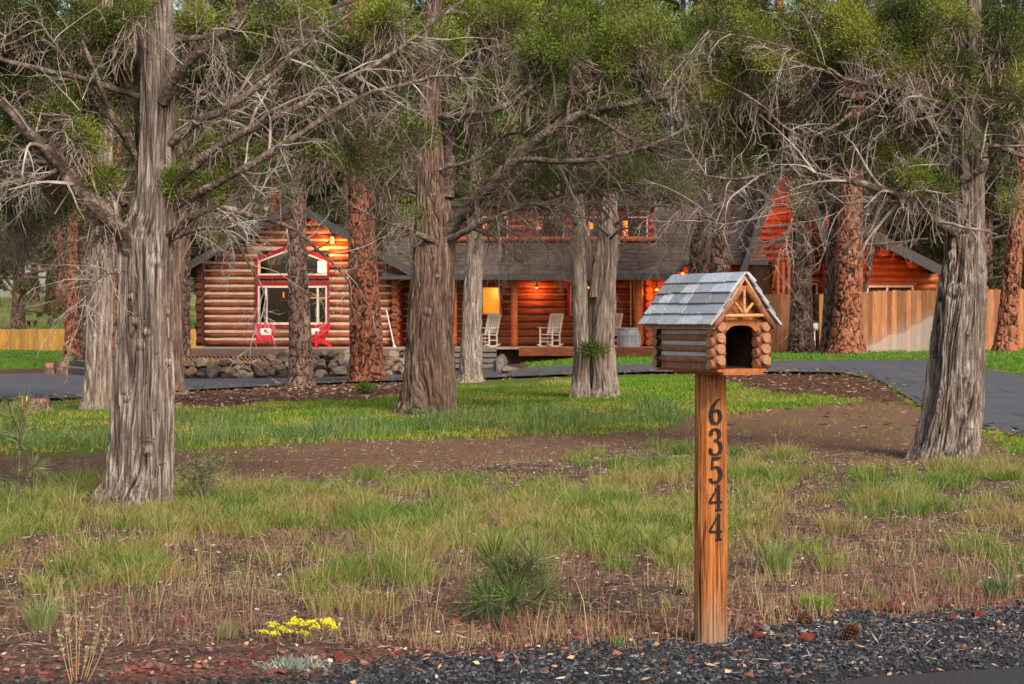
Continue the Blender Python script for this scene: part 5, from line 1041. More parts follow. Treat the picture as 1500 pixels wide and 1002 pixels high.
def digit(m, g, sx, sz, dep, R_):
    for st in GL[g]:
        A = smooth_path(st, 28 if len(st) > 4 else 10); P = A[:, :2] - [.3, 0]; w = A[:, 2].clip(.02, 1) * 1.18 + .012; t = np.gradient(P, axis=0); t /= np.linalg.norm(t, axis=1, keepdims=True) + 1e-9; nn = np.stack([-t[:, 1], t[:, 0]], -1)
        Lf, Rt = P + nn * w[:, None] * .5, P - nn * w[:, None] * .5; V = []
        for y in (-dep, .004):
            for Q in (Lf, Rt): V.append(np.stack([Q[:, 0] * sx, np.full(len(Q), y) - np.sqrt(np.maximum(R_ ** 2 - (Q[:, 0] * sx) ** 2, 1e-6)), Q[:, 1] * sz], -1))
        k = len(P); V = np.concatenate(V); i = np.arange(k - 1); q = [np.stack(a, -1) for a in ((i, i + k, i + k + 1, i + 1), (i, i + 1, i + 2 * k + 1, i + 2 * k), (i + k, i + 3 * k, i + 3 * k + 1, i + k + 1))]
        m.add(V, np.vstack(q)); m.add(V[[0, k, 3 * k, 2 * k]], [(0, 1, 2, 3)]); m.add(V[[k - 1, 2 * k - 1, 4 * k - 1, 3 * k - 1]], [(0, 3, 2, 1)])
for g_, pt, pb in (('6', 583, 620), ('3', 626, 665), ('5', 668, 705), ('4', 708, 745), ('4', 750, 788)):
    m = MB(); digit(m, g_, .092, zl(pt) - zl(pb), .006, .0635); o = mpart(m, 'digit', 'black_iron', math.radians(13), label=f'black iron digit {g_}'); o.location = (0.0, 0, zl(pb))
Wc, Lc, lr, pt_ = .112, .188, .0205, .0440; z0 = zl(540)
m = MB(); m.box(-.098, .098, -.218, .12, zl(547), z0 - .008); m.box(-.12, .12, -.208, .205, z0 - .008, z0 + .004); mpart(m, 'platform', 'box_board')
def hlog(m, a, b_, r, mi=0, mie=1):
    a, b_ = np.array(a, float), np.array(b_, float); n = 7; P = a + (b_ - a) * np.linspace(0, 1, n)[:, None]; rr_ = r * (1 + (rng.random(n) - .5) * .05); rr_[0] *= .93; rr_[-1] *= .93
    V, Q, B = tubes(P[None], rr_[None], 18); m.add(V, Q, mi=mi)
    for e, s_ in ((0, -1), (-1, 1)):
        k0 = m.n - len(V); ids = list(range(k0, k0 + 18)) if e == 0 else list(range(k0 + len(V) - 18, k0 + len(V))); m.extra.append((ids[::-1] if e == 0 else ids, mie))
for side_, xx in (('left', -Wc), ('right', Wc)):
    m = MB()
    for k in range(4):
        hlog(m, (xx, -Lc - .035 - .004 * rng.random(), z0 + .040 + k * pt_), (xx, Lc + .035, z0 + .040 + k * pt_), lr)
        if k < 3: m.box(min(xx * 1.125, xx * .99), max(xx * 1.125, xx * .99), -Lc + .012, Lc - .01, z0 + .040 + k * pt_, z0 + .040 + (k + 1) * pt_, mi=2)
    m.box(xx - .014, xx + .014, -Lc + .02, Lc - .02, z0 + .002, z0 + .03, mi=0); m.box(xx - .016, xx + .012, -Lc + .0, Lc, z0 + .040 + 3.35 * pt_, z0 + .040 + 3.95 * pt_, mi=0)
    mpart(m, 'log_wall', ['box_log_side', 'log_end', 'chink_pale'], smooth=True, label=f'{side_} wall of small stained logs')
m = MB(); m2 = MB(); ox = .078
for k in range(4):
    zz = z0 + .022 + k * pt_
    hlog(m, (-Wc - .037, -Lc, zz), (-ox, -Lc, zz), lr); hlog(m2, (ox, -Lc, zz), (Wc + .037, -Lc, zz), lr)
mpart(m, 'log_stub', ['box_log', 'log_end'], smooth=True, label='front log stubs left of the opening'); mpart(m2, 'log_stub', ['box_log', 'log_end'], smooth=True, label='front log stubs right of the opening')
m = MB()
for k in range(4):
    zz = z0 + .022 + k * pt_; hlog(m, (-Wc - .037, Lc, zz), (Wc + .037, Lc, zz), lr)
m.box(-Wc, Wc, Lc - .01, Lc + .01, z0, z0 + .19, mi=0); m.box(-Wc + .022, -Wc + .026, -Lc + .03, Lc - .005, z0 + .006, z0 + .19); m.box(Wc - .026, Wc - .022, -Lc + .03, Lc - .005, z0 + .006, z0 + .19); m.box(-Wc + .027, Wc - .027, Lc - .03, Lc - .024, z0 + .006, z0 + .19); m.box(-Wc + .027, Wc - .027, -Lc + .06, Lc - .031, z0 + .006, z0 + .010); mpart(m, 'log_wall', ['box_shade', 'log_end'], smooth=True, label='back log wall seen through the opening')  # near-black logs and added liner panels paint the shade inside the box
# gable board with the arched opening
zc_, zap, ze_ = zl(463), zl(403), zl(474); yb = -.202
arch = [(-ox, z0 + .150), (-ox * .86, z0 + .157), (-ox * .66, z0 + .170), (-ox * .45, z0 + .1755), (0, z0 + .178), (ox * .45, z0 + .1755), (ox * .66, z0 + .170), (ox * .86, z0 + .157), (ox, z0 + .150)]
m = MB(); prism(m, [(-Wc + .015, z0 + .150)] + arch + [(Wc - .015, z0 + .150), (Wc - .0, z0 + .20), (-Wc + .0, z0 + .20)], yb, yb + .014); mpart(m, 'header', 'box_board')
m = MB(); prism(m, [(-.125, z0 + .197), (.125, z0 + .197), (.0, zap - .03)], yb + .012, yb + .022); mpart(m, 'gable', 'box_board', label='front gable board'); m = MB(); prism(m, [(-.12, z0 + .15), (.12, z0 + .15), (.0, zap - .03)], Lc - .02, Lc - .01); mpart(m, 'gable', 'box_board', label='back gable board')
m = MB(); yt = yb - .012
for s_ in (-1, 1): hlog(m, (s_ * .147, yt - .006, ze_ - .014), (s_ * .007, yt - .006 - s_ * .002, zap - .050), .0145, 0, 1)
mpart(m, 'barge_pole', ['box_log', 'log_end'], smooth=True)
m = MB(); hlog(m, (-.100, yt - .012, zc_), (.092, yt - .012, zc_ + .002), .0075); hlog(m, (0, yt - .008, zc_ + .005), (0, yt - .008, zap - .05), .006); hlog(m, (0, yt - .004, zc_ + .008), (-.052, yt - .004, zc_ + .062), .0055); hlog(m, (.004, yt - .004, zc_ + .008), (.058, yt - .004, zc_ + .064), .006)
mpart(m, 'truss', ['peeled_pole', 'log_end'], smooth=True)
# roof: sheathing and shakes
m = MB(); y0_, y1_ = -.238, .262; run = .152; sl_ = (zap - ze_) / run; ang = math.atan(sl_); Ls = run / math.cos(ang)
for s_ in (-1, 1):
    a = np.array([(0, y0_ + .01, zap - .008), (0, y1_ - .01, zap - .008), (s_ * run, y1_ - .01, ze_ - .008), (s_ * run, y0_ + .01, ze_ - .008)]); b_ = a - [0, 0, .014]
    V = np.vstack([a, b_]); m.add(V, [(0, 1, 2, 3), (7, 6, 5, 4), (0, 4, 5, 1), (1, 5, 6, 2), (2, 6, 7, 3), (3, 7, 4, 0)])
roof = mpart(m, 'roof', 'peeled_pole')
for s_ in (-1, 1):
    m = MB(); dn = np.array([s_ * math.cos(ang), 0, -math.sin(ang)]); up_ = np.array([s_ * math.sin(ang), 0, math.cos(ang)])
    for k in range(5):
        t1 = (k + 1) / 5 * (Ls + .020); t0_ = t1 - Ls / 5 - .04; y = y0_ - .004 * rng.random(); 
        while y < y1_ - .006:
            w = .05 + .09 * rng.random() ** 1.3; ye = min(y + w, y1_ + .004)
            tb = t1 + (rng.random() - .5) * .006; base = np.array([0, 0, zap + .001]); th_ = .0085 + .003 * rng.random()
            P = []
            for yy in (y + .0028, ye - .0028):
                for t, hgt in ((max(t0_, 0), .001), (tb, .012)):
                    for q in (0, th_): P.append(base + dn * t + up_ * (hgt + q) + np.array([0, yy, 0]))
            cc = np.array((.36, .385, .43)) * (.6 + .75 * rng.random()) * (np.array([1.05, 1, .92]) if rng.random() < .3 else 1)
            m.add(P, [(0, 1, 3, 2), (4, 6, 7, 5), (0, 4, 5, 1), (2, 3, 7, 6), (0, 2, 6, 4), (1, 5, 7, 3)], col=cc); y = ye
    if s_ < 0:
        P = m
    mpart(m, 'shakes', 'shake', parent=roof, label=('weathered blue grey shakes on the left slope' if s_ < 0 else 'weathered shakes on the right slope'))
# ------------------------------------------------------------------ fences
b = NB('fence_board', .8, .2); g = b.geo(); s = b.sep(g); f = b.noise(b.mapp(g, (22, 22, 1.6)), 1, 4, .7); f2 = b.noise(g, 2.2, 4); gm = b.n('ShaderNodeGamma')
c = b.mix(.85, b.attr('col').outputs['Color'], b.ramp(f, [(.3, (.55, .5, .46)), (.55, (1, 1, 1)), (.75, (1.3, 1.35, 1.4))]), 'MULTIPLY')
ln = b.math('MULTIPLY_ADD', s[0], .46, HZ(500, 50) - .46 * HX(1290, 50)); d_ = b.math('ADD', b.math('SUBTRACT', ln, s[2]), b.math('MULTIPLY', b.math('SUBTRACT', f2, .5), .5))
lt = b.math('LESS_THAN', s[0], 12.9); mk = b.math('MULTIPLY', b.ramp(d_, [(.0, (0, 0, 0)), (.06, (1, 1, 1))]), lt); d_ = b.math('MULTIPLY', d_, lt)
c2 = b.mix(b.math('MULTIPLY', mk, .8), c, (.50, .46, .43)); d3 = b.math('MULTIPLY', lt, b.ramp(b.math('ADD', d_, .45), [(.1, (0, 0, 0)), (.40, (.7, .7, .7))])); b.base(b.mix(d3, b.mix(0, c, c), b.mix(b.math('MULTIPLY', mk, .75), b.mix(.55, c, (.34, .27, .22)), (.50, .47, .45)))); b.bump(f, .5, .01); MT['fence_board'] = b.m
b2 = NB('fence_honey', .8, .2); g = b2.geo(); f = b2.noise(b2.mapp(g, (12, 12, 1.6)), 1, 4, .7); b2.base(b2.mix(.8, b2.attr('col').outputs['Color'], b2.ramp(f, [(.3, (.55, .5, .5)), (.7, (1.2, 1.2, 1.2))]), 'MULTIPLY')); MT['fence_honey'] = b2.m
def fence(name, label, pts, top, w, col, mat, var=.36, drop=.0):
    """board fence along (x,y) points"""
    p0 = Vector((*pts[0], float(zf(*pts[0])))); root = empty(name, p0, label, 'fence'); m = MB(); mr = MB(); mp = MB()
    for (a, b_) in zip(pts[:-1], pts[1:]):
        a = Vector(a); b_ = Vector(b_); L = (b_ - a).length; n = int(L / w); d = (b_ - a) / L; nn = Vector((-d.y, d.x)); nn = nn if nn.y > 0 else -nn
        for k in range(n):
            c = a + d * (k + .5) * w; zt = top(c.x) + (rng.random() - .5) * .03; zb_ = float(zf(c.x, c.y)) - .03 + drop; ww = w * .492; cc = np.array(col) * (1 - var + 2 * var * rng.random()) * (1 + (rng.random(3) - .5) * .16)
            e = d * ww; t = nn * .02; y_ = nn * (rng.random() * .008); V = []
            for q in (0, 1):
                for (u, zz) in ((-1, zb_), (1, zb_), (1, zt - .03), (.7, zt), (-.7, zt), (-1, zt - .03)): V.append((c.x + e.x * u + t.x * q + y_.x, c.y + e.y * u + t.y * q + y_.y, zz))
            V = np.array(V); b0 = m.n; m.add(V, [(i, i + 6, (i + 1) % 6 + 6, (i + 1) % 6) for i in range(6)], col=cc); m.extra.append((list(range(b0, b0 + 6))[::-1], 0)); m.extra.append((list(range(b0 + 6, b0 + 12)), 0))
            if k % 16 == 0: zq = float(zf(c.x, c.y)); cz = (c.x + nn.x * .09, c.y + nn.y * .09); mp.box(cz[0] - .05, cz[0] + .05, cz[1] - .05, cz[1] + .05, zq - .1, zt - .08, col=cc)
        for f_ in (.2, .85):
            za = float(zf(a.x, a.y)); zb2 = float(zf(b_.x, b_.y)); A = (a.x + nn.x * .045, a.y + nn.y * .045, za + (top(a.x) - za) * f_); B_ = (b_.x + nn.x * .045, b_.y + nn.y * .045, zb2 + (top(b_.x) - zb2) * f_); mr.bar(A, B_, .04, .09, col=np.array(col) * .8)
    wbuild(m, 'boards', MT[mat], root); wbuild(mr, 'rail', MT[mat], root); wbuild(mp, 'post', MT[mat], root); return root
def xy(px, Y): return (HX(px, Y), Y)
fence('fence', 'tall weathered orange brown board fence at the right with a bleached patch', [xy(1120, 52.5), xy(1188, 52.2)], lambda x: HZ(431, 52), .125, (.40, .17, .078), 'fence_board')
fence('fence', 'long tall board fence with a whitish water stain behind the knotty right juniper', [xy(1200, 50.8), xy(1420, 50), xy(1760, 49.2)], lambda x: HZ(np.interp(x, [HX(1200, 50), HX(1290, 50), HX(1400, 50), HX(1700, 50)], [431, 425.5, 424.5, 421]), 50), .14, (.44, .19, .088), 'fence_board')
fence('fence', 'short dark return of board fence running back beside the utility box', [xy(1193, 52.4), xy(1205, 50.9)], lambda x: HZ(430, 51.5), .125, (.26, .12, .06), 'fence_honey')
fence('fence', 'low honey coloured board fence across the far left lawn', [xy(-420, 82), xy(96, 81), xy(300, 80)], lambda x: HZ(482, 81), .16, (.50, .27, .07), 'fence_honey', .2)
r_ = empty('utility_box', at(1193, 482, 50.7), 'small pale blue grey utility box mounted beside the broad red pine', 'utility box'); m = MB(); m.box(-.1, .1, -.07, .07, -.02, .18); m.build('housing', MT['white_frame'], r_); m = MB(); m.box(-.08, .08, -.085, -.072, .03, .15); m.tube([(0, 0, -.02), (0, 0, -.6)], .025, 8); m.build('cover', MT['shake'], r_)
# ------------------------------------------------------------------ rocks
def ico2():
    import bmesh
    bm_ = bmesh.new(); bmesh.ops.create_icosphere(bm_, subdivisions=3, radius=1); V = np.array([v.co[:] for v in bm_.verts]); Fc = np.array([[v.index for v in f.verts] for f in bm_.faces]); bm_.free(); return V, Fc
RV, RF = ico2()
def rock(m, c, s, seed, col, rough=.35):
    p = RV * 1.0; d = fbm(p * 1.1 + seed * 7.7, 3, 3) - .5; q = np.round(fbm(p * 1.6 + seed * 3.1, 1, 5) * 4) / 4 - .5
    V = RV * (1 + d * rough * 1.2)[:, None]; rs_ = np.random.default_rng(seed + 900)
    for n_ in nrm(rs_.normal(size=(13, 3))): V = V - np.maximum(V @ n_ - (.50 + .3 * rs_.random()), 0)[:, None] * n_[None]
    V = V * 1.3; a = seed * 2.4; V = np.stack([V[:, 0] * math.cos(a) - V[:, 1] * math.sin(a), V[:, 0] * math.sin(a) + V[:, 1] * math.cos(a), V[:, 2]], -1)
    cc = np.array(col) * (.7 + .6 * fbm(p * 2 + seed, 2, 8))[:, None]; m.add(V * np.array(s) + np.array(c), RF, col=cc)
RC = [(.17, .12, .09), (.27, .21, .16), (.09, .075, .065), (.23, .15, .10), (.30, .24, .19), (.14, .12, .10)]
r_ = empty('stone_wall', (HX(430, 54), 54, -.5), 'dry stacked wall of brown lava rocks under the deck of the left wing', 'stone wall'); m = MB(); k = 0
for row in range(8):
    px = 262 + (row % 2) * 6
    while px < 596:
        top = np.interp(px, [262, 375, 395, 430, 520, 560, 596], [532, 531, 519, 514, 514, 517, 526]); base = 553 - (px - 262) * .012; Yr = 53.6 + row * .09
        z_lo = HZ(base, 53.6); z_hi = HZ(top, 54.2); zc2 = z_lo + .09 + row * .14; w = .12 + .13 * rng.random()
        if zc2 < z_hi - .05: rock(m, (HX(px, Yr) + rng.normal() * .05, Yr + rng.normal() * .08, zc2 + rng.normal() * .035), (w, w * .9, w * (.6 + .3 * rng.random())), k, RC[rng.integers(6)])
        px += (w * 2 + .0) / Yr * F * .86; k += 1
wbuild(m, 'rocks', MT['stone_col'], r_)
def boulder(px, py, w, h, label, seed, col=(.22, .17, .14), mat='stone_col', name='boulder', Y=None, cat='boulder', group=None):
    g = gp(px, py); s = g.y / F; m = MB(); rock(m, (0, 0, h * s * .35), (w * s / 2, w * s * .42, h * s * .6), seed, col); o = m.build(name, MT[mat], loc=g); tag(o, label, cat, group); return o
boulder(732, 545, 18, 26, 'upright grey boulder beside the right end of the porch steps', 3, (.17, .14, .12))
boulder(746, 548, 26, 12, 'low pale boulder lying in front of the upright one by the porch steps', 5, (.19, .16, .14))
boulder(768, 528, 12, 14, 'small brown rock right of the porch shrub', 8, (.24, .15, .11))
boulder(800, 524, 26, 16, 'wide brown rock under the porch edge below the middle rocking chair', 9, (.20, .13, .10))
boulder(822, 524, 18, 12, 'dark rock under the porch edge left of the three stemmed juniper', 11, (.13, .10, .09))
for k, (px, py, w, h) in enumerate(((598, 540, 18, 14), (612, 545, 16, 10), (586, 532, 14, 12))): boulder(px, py, w, h, ['rounded brown rock left of the centre juniper at path edge', 'small brown rock touching the left side of the centre juniper', 'brown rock at the right end of the stone wall'][k], 20 + k, (.25, .19, .15))
RD = (.15, .035, .028)
for k, (px, py, w, h, lab) in enumerate(((500, 974, 26, 19, 'largest red cinder rock lying on the gravel edge left of centre'), (270, 922, 30, 16, 'dark red cinder rock among dry grass below the big juniper'), (480, 922, 24, 14, 'red cinder rock right of the yellow flowers'), (372, 962, 26, 14, 'flat red cinder rock left of the silvery plant'), (1310, 893, 20, 13, 'round red cinder rock right of the bright green tuft'), (1180, 938, 26, 14, 'crumbled red cinder rock left of the big pine cone'), (1395, 908, 14, 10, 'small red cinder rock nearer the right end of the gravel'), (1433, 904, 16, 9, 'flat red cinder stone at the right end of the gravel'), (1110, 935, 16, 10, 'red cinder stone right of the mailbox post base'))):
    boulder(px, py, w, h, lab, 40 + k, RD, name='cinder_rock', cat='rock')
# ------------------------------------------------------------------ porch furniture
def rocking_chair(px, py, Y, label, rz=-36):
    root = empty('rocking_chair', (HX(px, Y), Y, DZ - .012), label, 'rocking chair', 'white rocking chairs on the porch', math.radians(rz)); W = MT['white_frame']
    def b_(name, *bars):
        m = MB()
        for x in bars: m.bar(*x)
        return m.build(name, W, root)
    b_('seat', ((0, -.27, .43), (0, .22, .40), .50, .03)); 
    for s in (-1, 1):
        m = MB(); P = smooth_path([(s * .26, -.42, .07), (s * .26, -.2, .025), (s * .26, .1, .022), (s * .26, .42, .09)], 14)
        for i in range(13): m.bar(P[i], P[i + 1], .03, .045)
        m.build('rocker', W, root)
        b_('leg', ((s * .26, -.25, .03), (s * .26, -.25, .66), .04, .045, 0, (0, 1, 0))); b_('leg', ((s * .26, .22, .03), (s * .26, .20, .45), .04, .045, 0, (0, 1, 0)))
        b_('armrest', ((s * .27, -.32, .67), (s * .27, .28, .65), .09, .022))
        b_('stretcher', ((s * .26, -.25, .22), (s * .26, .22, .22), .02, .03))
    b_('stretcher', ((-.26, -.25, .30), (.26, -.25, .30), .02, .03)); b_('stretcher', ((-.26, -.25, .17), (.26, -.25, .17), .02, .03))
    bars = [((s * .26, .20, .40), (s * .26, .42, 1.15), .04, .045, 0, (0, 1, 0)) for s in (-1, 1)] + [((-.26, .42, 1.13), (.26, .42, 1.13), .03, .09, 0), ((-.26, .25, .50), (.26, .25, .50), .03, .05, 0)]
    for k in range(6): x = -.2 + k * .08; bars.append(((x, .25, .5), (x, .415, 1.12), .045, .014, 0, (0, 1, 0)))
    b_('backrest', *bars); return root
rocking_chair(714, 507, 60.6, 'white rocking chair in front of the lit amber window'); rocking_chair(806, 507, 60.6, 'white rocking chair under the orange porch light'); rocking_chair(893, 507, 60.6, 'white rocking chair beside the barrel half hidden by the three stemmed juniper')
def adirondack(px, Y, label, rz):
    root = empty('adirondack_chair', (HX(px, Y), Y, DZ - .01), label, 'chair', 'red chairs on the deck', math.radians(rz)); W = MT['red_chair']
    m = MB()
    for k in range(5): y = -.28 + k * .11; m.bar((-.27, y, .36 - k * .03), (.27, y, .36 - k * .03), .095, .02, 0, (0, .25, 1))
    m.bar((-.28, -.33, .30), (.28, -.33, .30), .02, .13); m.build('seat', W, root)
    m = MB()
    for k in range(5):
        a = (k - 2) * .075; h = .62 - abs(k - 2) * .05; m.bar((a * 1.35, .20, .25), (a * 2.05, .20 + h * .38, .25 + h), .085, .018, 0, (0, -1, .3))
    m.bar((-.26, .33, .50), (.26, .33, .50), .02, .05); m.build('backrest', W, root)
    for s in (-1, 1):
        m = MB(); m.bar((s * .33, -.34, .56), (s * .33, .32, .56), .12, .02); m.build('armrest', W, root)
        m = MB(); m.bar((s * .29, -.30, 0), (s * .29, -.30, .55), .025, .09, 0, (0, 1, 0)); m.build('leg', W, root); m = MB(); m.bar((s * .29, -.32, .34), (s * .29, .50, .03), .025, .09); m.build('leg', W, root)
    return root
simple('red_chair', (.62, .012, .03), .45, .1, 10); simple('white_cloth', (.78, .74, .70), .9, .06, 30); simple('maroon', (.16, .01, .02), .9, .1, 30)
adirondack(388, 57.6, 'red slatted chair under the left end of the picture window', 8); adirondack(462, 57.6, 'red slatted chair turned sideways right of the grey pine trunk', -34)
def pillow(px, Y, rz, label, mark):
    root = empty('pillow', (HX(px, Y), Y, DZ + .38), label, 'pillow', None, math.radians(rz)); u = np.linspace(-1, 1, 15); U, W_ = np.meshgrid(u, u); T_ = .085 * ((1 - U ** 4) * (1 - W_ ** 4)) ** .5
    X_ = U * .19 * (1 - .06 * W_ ** 2); Z_ = W_ * .125 * (1 - .08 * U ** 2) + .14; V = np.concatenate([np.stack([X_, -T_ + Z_ * .35, Z_], -1).reshape(-1, 3), np.stack([X_, T_ + Z_ * .35, Z_], -1).reshape(-1, 3)])
    i = np.arange(225).reshape(15, 15); q = np.stack([i[:-1, :-1], i[:-1, 1:], i[1:, 1:], i[1:, :-1]], -1).reshape(-1, 4); m = MB(); m.add(V, np.vstack([q, q[:, ::-1] + 225])); m.build('cushion', MT['white_cloth'], root, True)
    if mark:
        m = MB()
        for (x, z, w, h) in ((-.02, .17, .05, .10), (.015, .20, .05, .04), (.05, .13, .035, .07), (.09, .13, .02, .06)): m.box(x - w / 2, x + w / 2, -.10 + z * .35, -.088 + z * .35, z - h / 2, z + h / 2)
        m.build('emblem', MT['maroon'], root)
pillow(389, 57.4, 8, 'white cushion with a dark red emblem on the left red chair', True); pillow(459, 57.45, -34, 'plain white cushion on the sideways red chair', False)
g = gp(921, 521.5); s = g.y / F; root = empty('barrel', g, 'old grey wooden barrel standing at the porch corner post', 'barrel'); hb_ = 41.5 * s; zz = np.linspace(0, hb_, 15); R_ = (13.5 + 4.2 * (1 - ((zz / hb_ - .5) * 2) ** 2)) * s
b = NB('barrel_wood', .75, .3); gg = b.obj(); at_ = b.sep(b.attr('bk').outputs['Vector']); f = b.noise(b.mapp(gg, (16, 16, 2)), 1, 4, .7); b.base(b.ramp(f, [(.3, (.16, .14, .13)), (.5, (.34, .32, .31)), (.72, (.50, .50, .50))])); b.bump(f, .6, .02); MT['barrel_wood'] = b.m
m = MB(); m.tube(np.stack([0 * zz, 0 * zz, zz], -1), R_, 32); m.build('barrel_body', b.m, root, True)
for f_ in (.06, .30, .70, .94):
    r1 = np.interp(f_ * hb_, zz, R_); m = MB(); m.tube([(0, 0, f_ * hb_ - .03), (0, 0, f_ * hb_ + .03)], r1 * 1.02, 32, cap=False); m.build('hoop', MT['hoop'] if 'hoop' in MT else simple('hoop', (.22, .26, .32), .5, .2, 20), root, True)
m = MB()
for k in range(26): z = HZ(405 + k * 2.8, 59.5); m.tube([(HX(924, 59.5), 59.5, z), (HX(924, 59.5), 59.5, z - .05)], [.022, .012], 7)
c0 = Vector((HX(924, 59.5), 59.5, HZ(478, 59.5))); o = m.build('rain_chain', MT['tan_frame'], loc=(0, 0, 0)); tag(o, 'thin pale rain chain hanging from the porch eave above the barrel', 'rain chain')
m = MB(); m.tube([at(566, 454, 59.4), at(578, 509, 58.8)], .018, 8); m.tube([at(577.4, 506, 58.83), at(578, 510, 58.8)], .05, 8); tag(m.build('walking_pole', MT['white_cloth']), 'pale thin pole leaning against the right log corner of the gabled wing', 'pole')
# porch steps, timber steps, stumps, table
Ys = 57.6; root = empty('porch_steps', (HX(692, Ys), Ys, HZ(542, Ys)), 'grey weathered timber steps up to the porch behind the slender juniper', 'steps')
for k in range(4):
    z1_ = DZ - .03 - k * .175; m = MB(); m.box(HX(655, Ys), HX(727, Ys), Ys + .95 - k * .33, Ys + 1.25 - k * .3, z1_ - .13, z1_); wbuild(m, 'step', MT['grey_timber'], root)
g = gp(115, 548); root = empty('timber_steps', g, 'old timber steps at the left edge of the driveway before the brown pine', 'steps')
for k, (x0_, y0_, x1_, y1_) in enumerate(((99, 541, 127, 554), (112, 535, 131, 545), (120, 530, 134, 538))):
    A, B_ = gp(x0_, y0_ + 3), gp(x1_, y1_ + 1); m = MB(); m.bar(A + Vector((0, 0, .06 + k * .1)), (B_.x, (A.y + B_.y) / 2 - 1.0, A.z + .06 + k * .1), .45, .20); wbuild(m, 'step', MT['grey_timber'], root)
def stump(px, py, w, h, label, seed, flare=1.0, top=(.36, .20, .12)):
    g = gp(px, py); s = g.y / F; root = empty('tree_stump', g, label, 'stump'); r0 = w * s / 2; n = 26; z = np.linspace(-.05, h * s, n); P = np.stack([0 * z, 0 * z, z], -1); R_ = r0 * (.86 + .4 * flare * np.exp(-np.maximum(z, 0) / (h * s * .35)))
    m = MB(); trunk_mesh(m, P, R_, 'juniper', 60, seed, .14); m.build('bark', MT['pine_bark_grey' if flare < 1 else 'dark_juniper_bark'], root, True)
    m = MB(); m.tube([(0, 0, h * s * .6), (0, 0, h * s * .97)], r0 * .84, 24); m.build('cut_face', MT['log_end'], root)
stump(71, 549, 19, 18, 'left one of the two sawn logs standing at the driveway edge', 51, .1); stump(90, 548, 19, 18, 'right one of the two sawn logs standing at the driveway edge', 52, .1); stump(57, 601, 34, 17, 'low ragged stump on the left lawn beyond the pine sapling', 53, 1.2)
g = gp(47, 479); s = g.y / F; root = empty('garden_table', g, 'small dark wooden table standing in the meadow behind the left fence', 'table'); m = MB(); m.box(-8 * s, 7 * s, -.3, .3, 8 * s, 10 * s); m.build('table_top', MT['grey_timber'], root)
for sx in (-1, 1): m = MB(); m.box(sx * 5 * s - .05, sx * 5 * s + .05, -.2, .2, -.1, 8 * s); m.build('leg', MT['soffit'], root)
# ------------------------------------------------------------------ small plants
def plant_root(px, py, name, label, cat='plant', group=None):
    g = gp(px, py); return empty(name, (g.x, g.y, float(gz(g.x, g.y))), label, cat, group), g.y / F
def needle_tufts(m, P, D, n, L, W, cols, out=.9): V, Q, c = leaves(P, D, n, .012, L, W, cols, out=out, clump=3); m.add(V, Q, col=c)
def sapling(px, py, label, stems, n=46, L=(.09, .16), W=.0035, cols=[(.05, .085, .025), (.08, .14, .035), (.13, .20, .05)], candles=(), r=.009):
    root, s = plant_root(px, py, 'pine_sapling', label, 'sapling'); Y = root.location.y; ms = MB(); mf = MB(); 
    for st in stems:
        P = smooth_path([at(a, b_, Y + d) for a, b_, d in st[0]], 10) - np.array(root.location); ms.tube(P, np.linspace(r, r * .5, 10) * st[1], 7)
        q = st[2]; ks = np.linspace(q[0], q[1], q[2]) * 9; i = np.minimum(ks.astype(int), 8); C = P[i] + (P[i + 1] - P[i]) * (ks - i)[:, None]; D = nrm(P[i + 1] - P[i]); needle_tufts(mf, C, D, n, L, W, cols)
    for (cx, cy, ch) in candles: a = np.array(at(cx, cy, Y) - root.location); ms.tube([a, a + np.array([0, 0, ch * s])], [.010, .006], 7, mi=1)
    ms.build('stem', [MT['limb_bark'], MT['peeled_pole']], root, True); mf.build('foliage', MT['foliage'], root); return root
sapling(26, 750, 'slim young pine sapling with pale needles at the left edge', [([(26, 752, 0), (27, 700, 0), (30, 640, 0), (36, 590, 0)], 1.3, (.62, 1, 9)), ([(27, 690, 0), (38, 688, -.02), (52, 684, -.05)], .7, (.85, 1, 3)), ([(30, 650, 0), (22, 640, .03), (14, 628, .05)], .7, (.5, 1, 4)), ([(31, 640, 0), (22, 620, .0), (14, 600, .0)], .6, (.7, 1, 3))], 34, (.08, .14), .004, [(.14, .17, .06), (.20, .24, .10), (.26, .30, .14)], [(33, 600, 20), (39, 596, 16)])
sapling(752, 905, 'dark green bushy pine seedling growing in the wild grass left of the mailbox', [([(752, 908, 0), (750, 870, 0), (748, 830, 0)], 1, (.3, 1, 5)), ([(750, 890, 0), (765, 850, -.1), (783, 820, -.12)], .9, (.5, 1, 4)), ([(750, 890, 0), (735, 850, -.05), (722, 822, -.05)], .9, (.5, 1, 4)), ([(750, 895, 0), (780, 880, .05), (800, 862, .05)], .8, (.6, 1, 3)), ([(750, 895, 0), (720, 885, -.1), (705, 872, -.1)], .8, (.6, 1, 3)), ([(750, 895, 0), (750, 885, -.15), (752, 872, -.25)], .8, (.6, 1, 3)), ([(752, 850, .02), (757, 815, .02), (765, 795, .02), (782, 780, .02)], .9, (.02, .03, 1))], 44, (.09, .18), .0032, [(.05, .09, .025), (.10, .17, .04), (.19, .27, .08)], [(783, 822, 10), (722, 824, 9), (750, 880, 8)])
sapling(165, 742, 'small olive pine seedling at the left foot of the big juniper', [([(165, 744, 0), (163, 728, -.15), (158, 716, -.2)], 1, (.4, 1, 4)), ([(165, 744, 0), (175, 730, -.2), (184, 722, -.25)], 1, (.4, 1, 4)), ([(165, 744, 0), (150, 735, -.15), (140, 728, -.2)], .9, (.4, 1, 3))], 60, (.09, .16), .004, [(.06, .08, .02), (.11, .13, .03), (.17, .19, .05)])
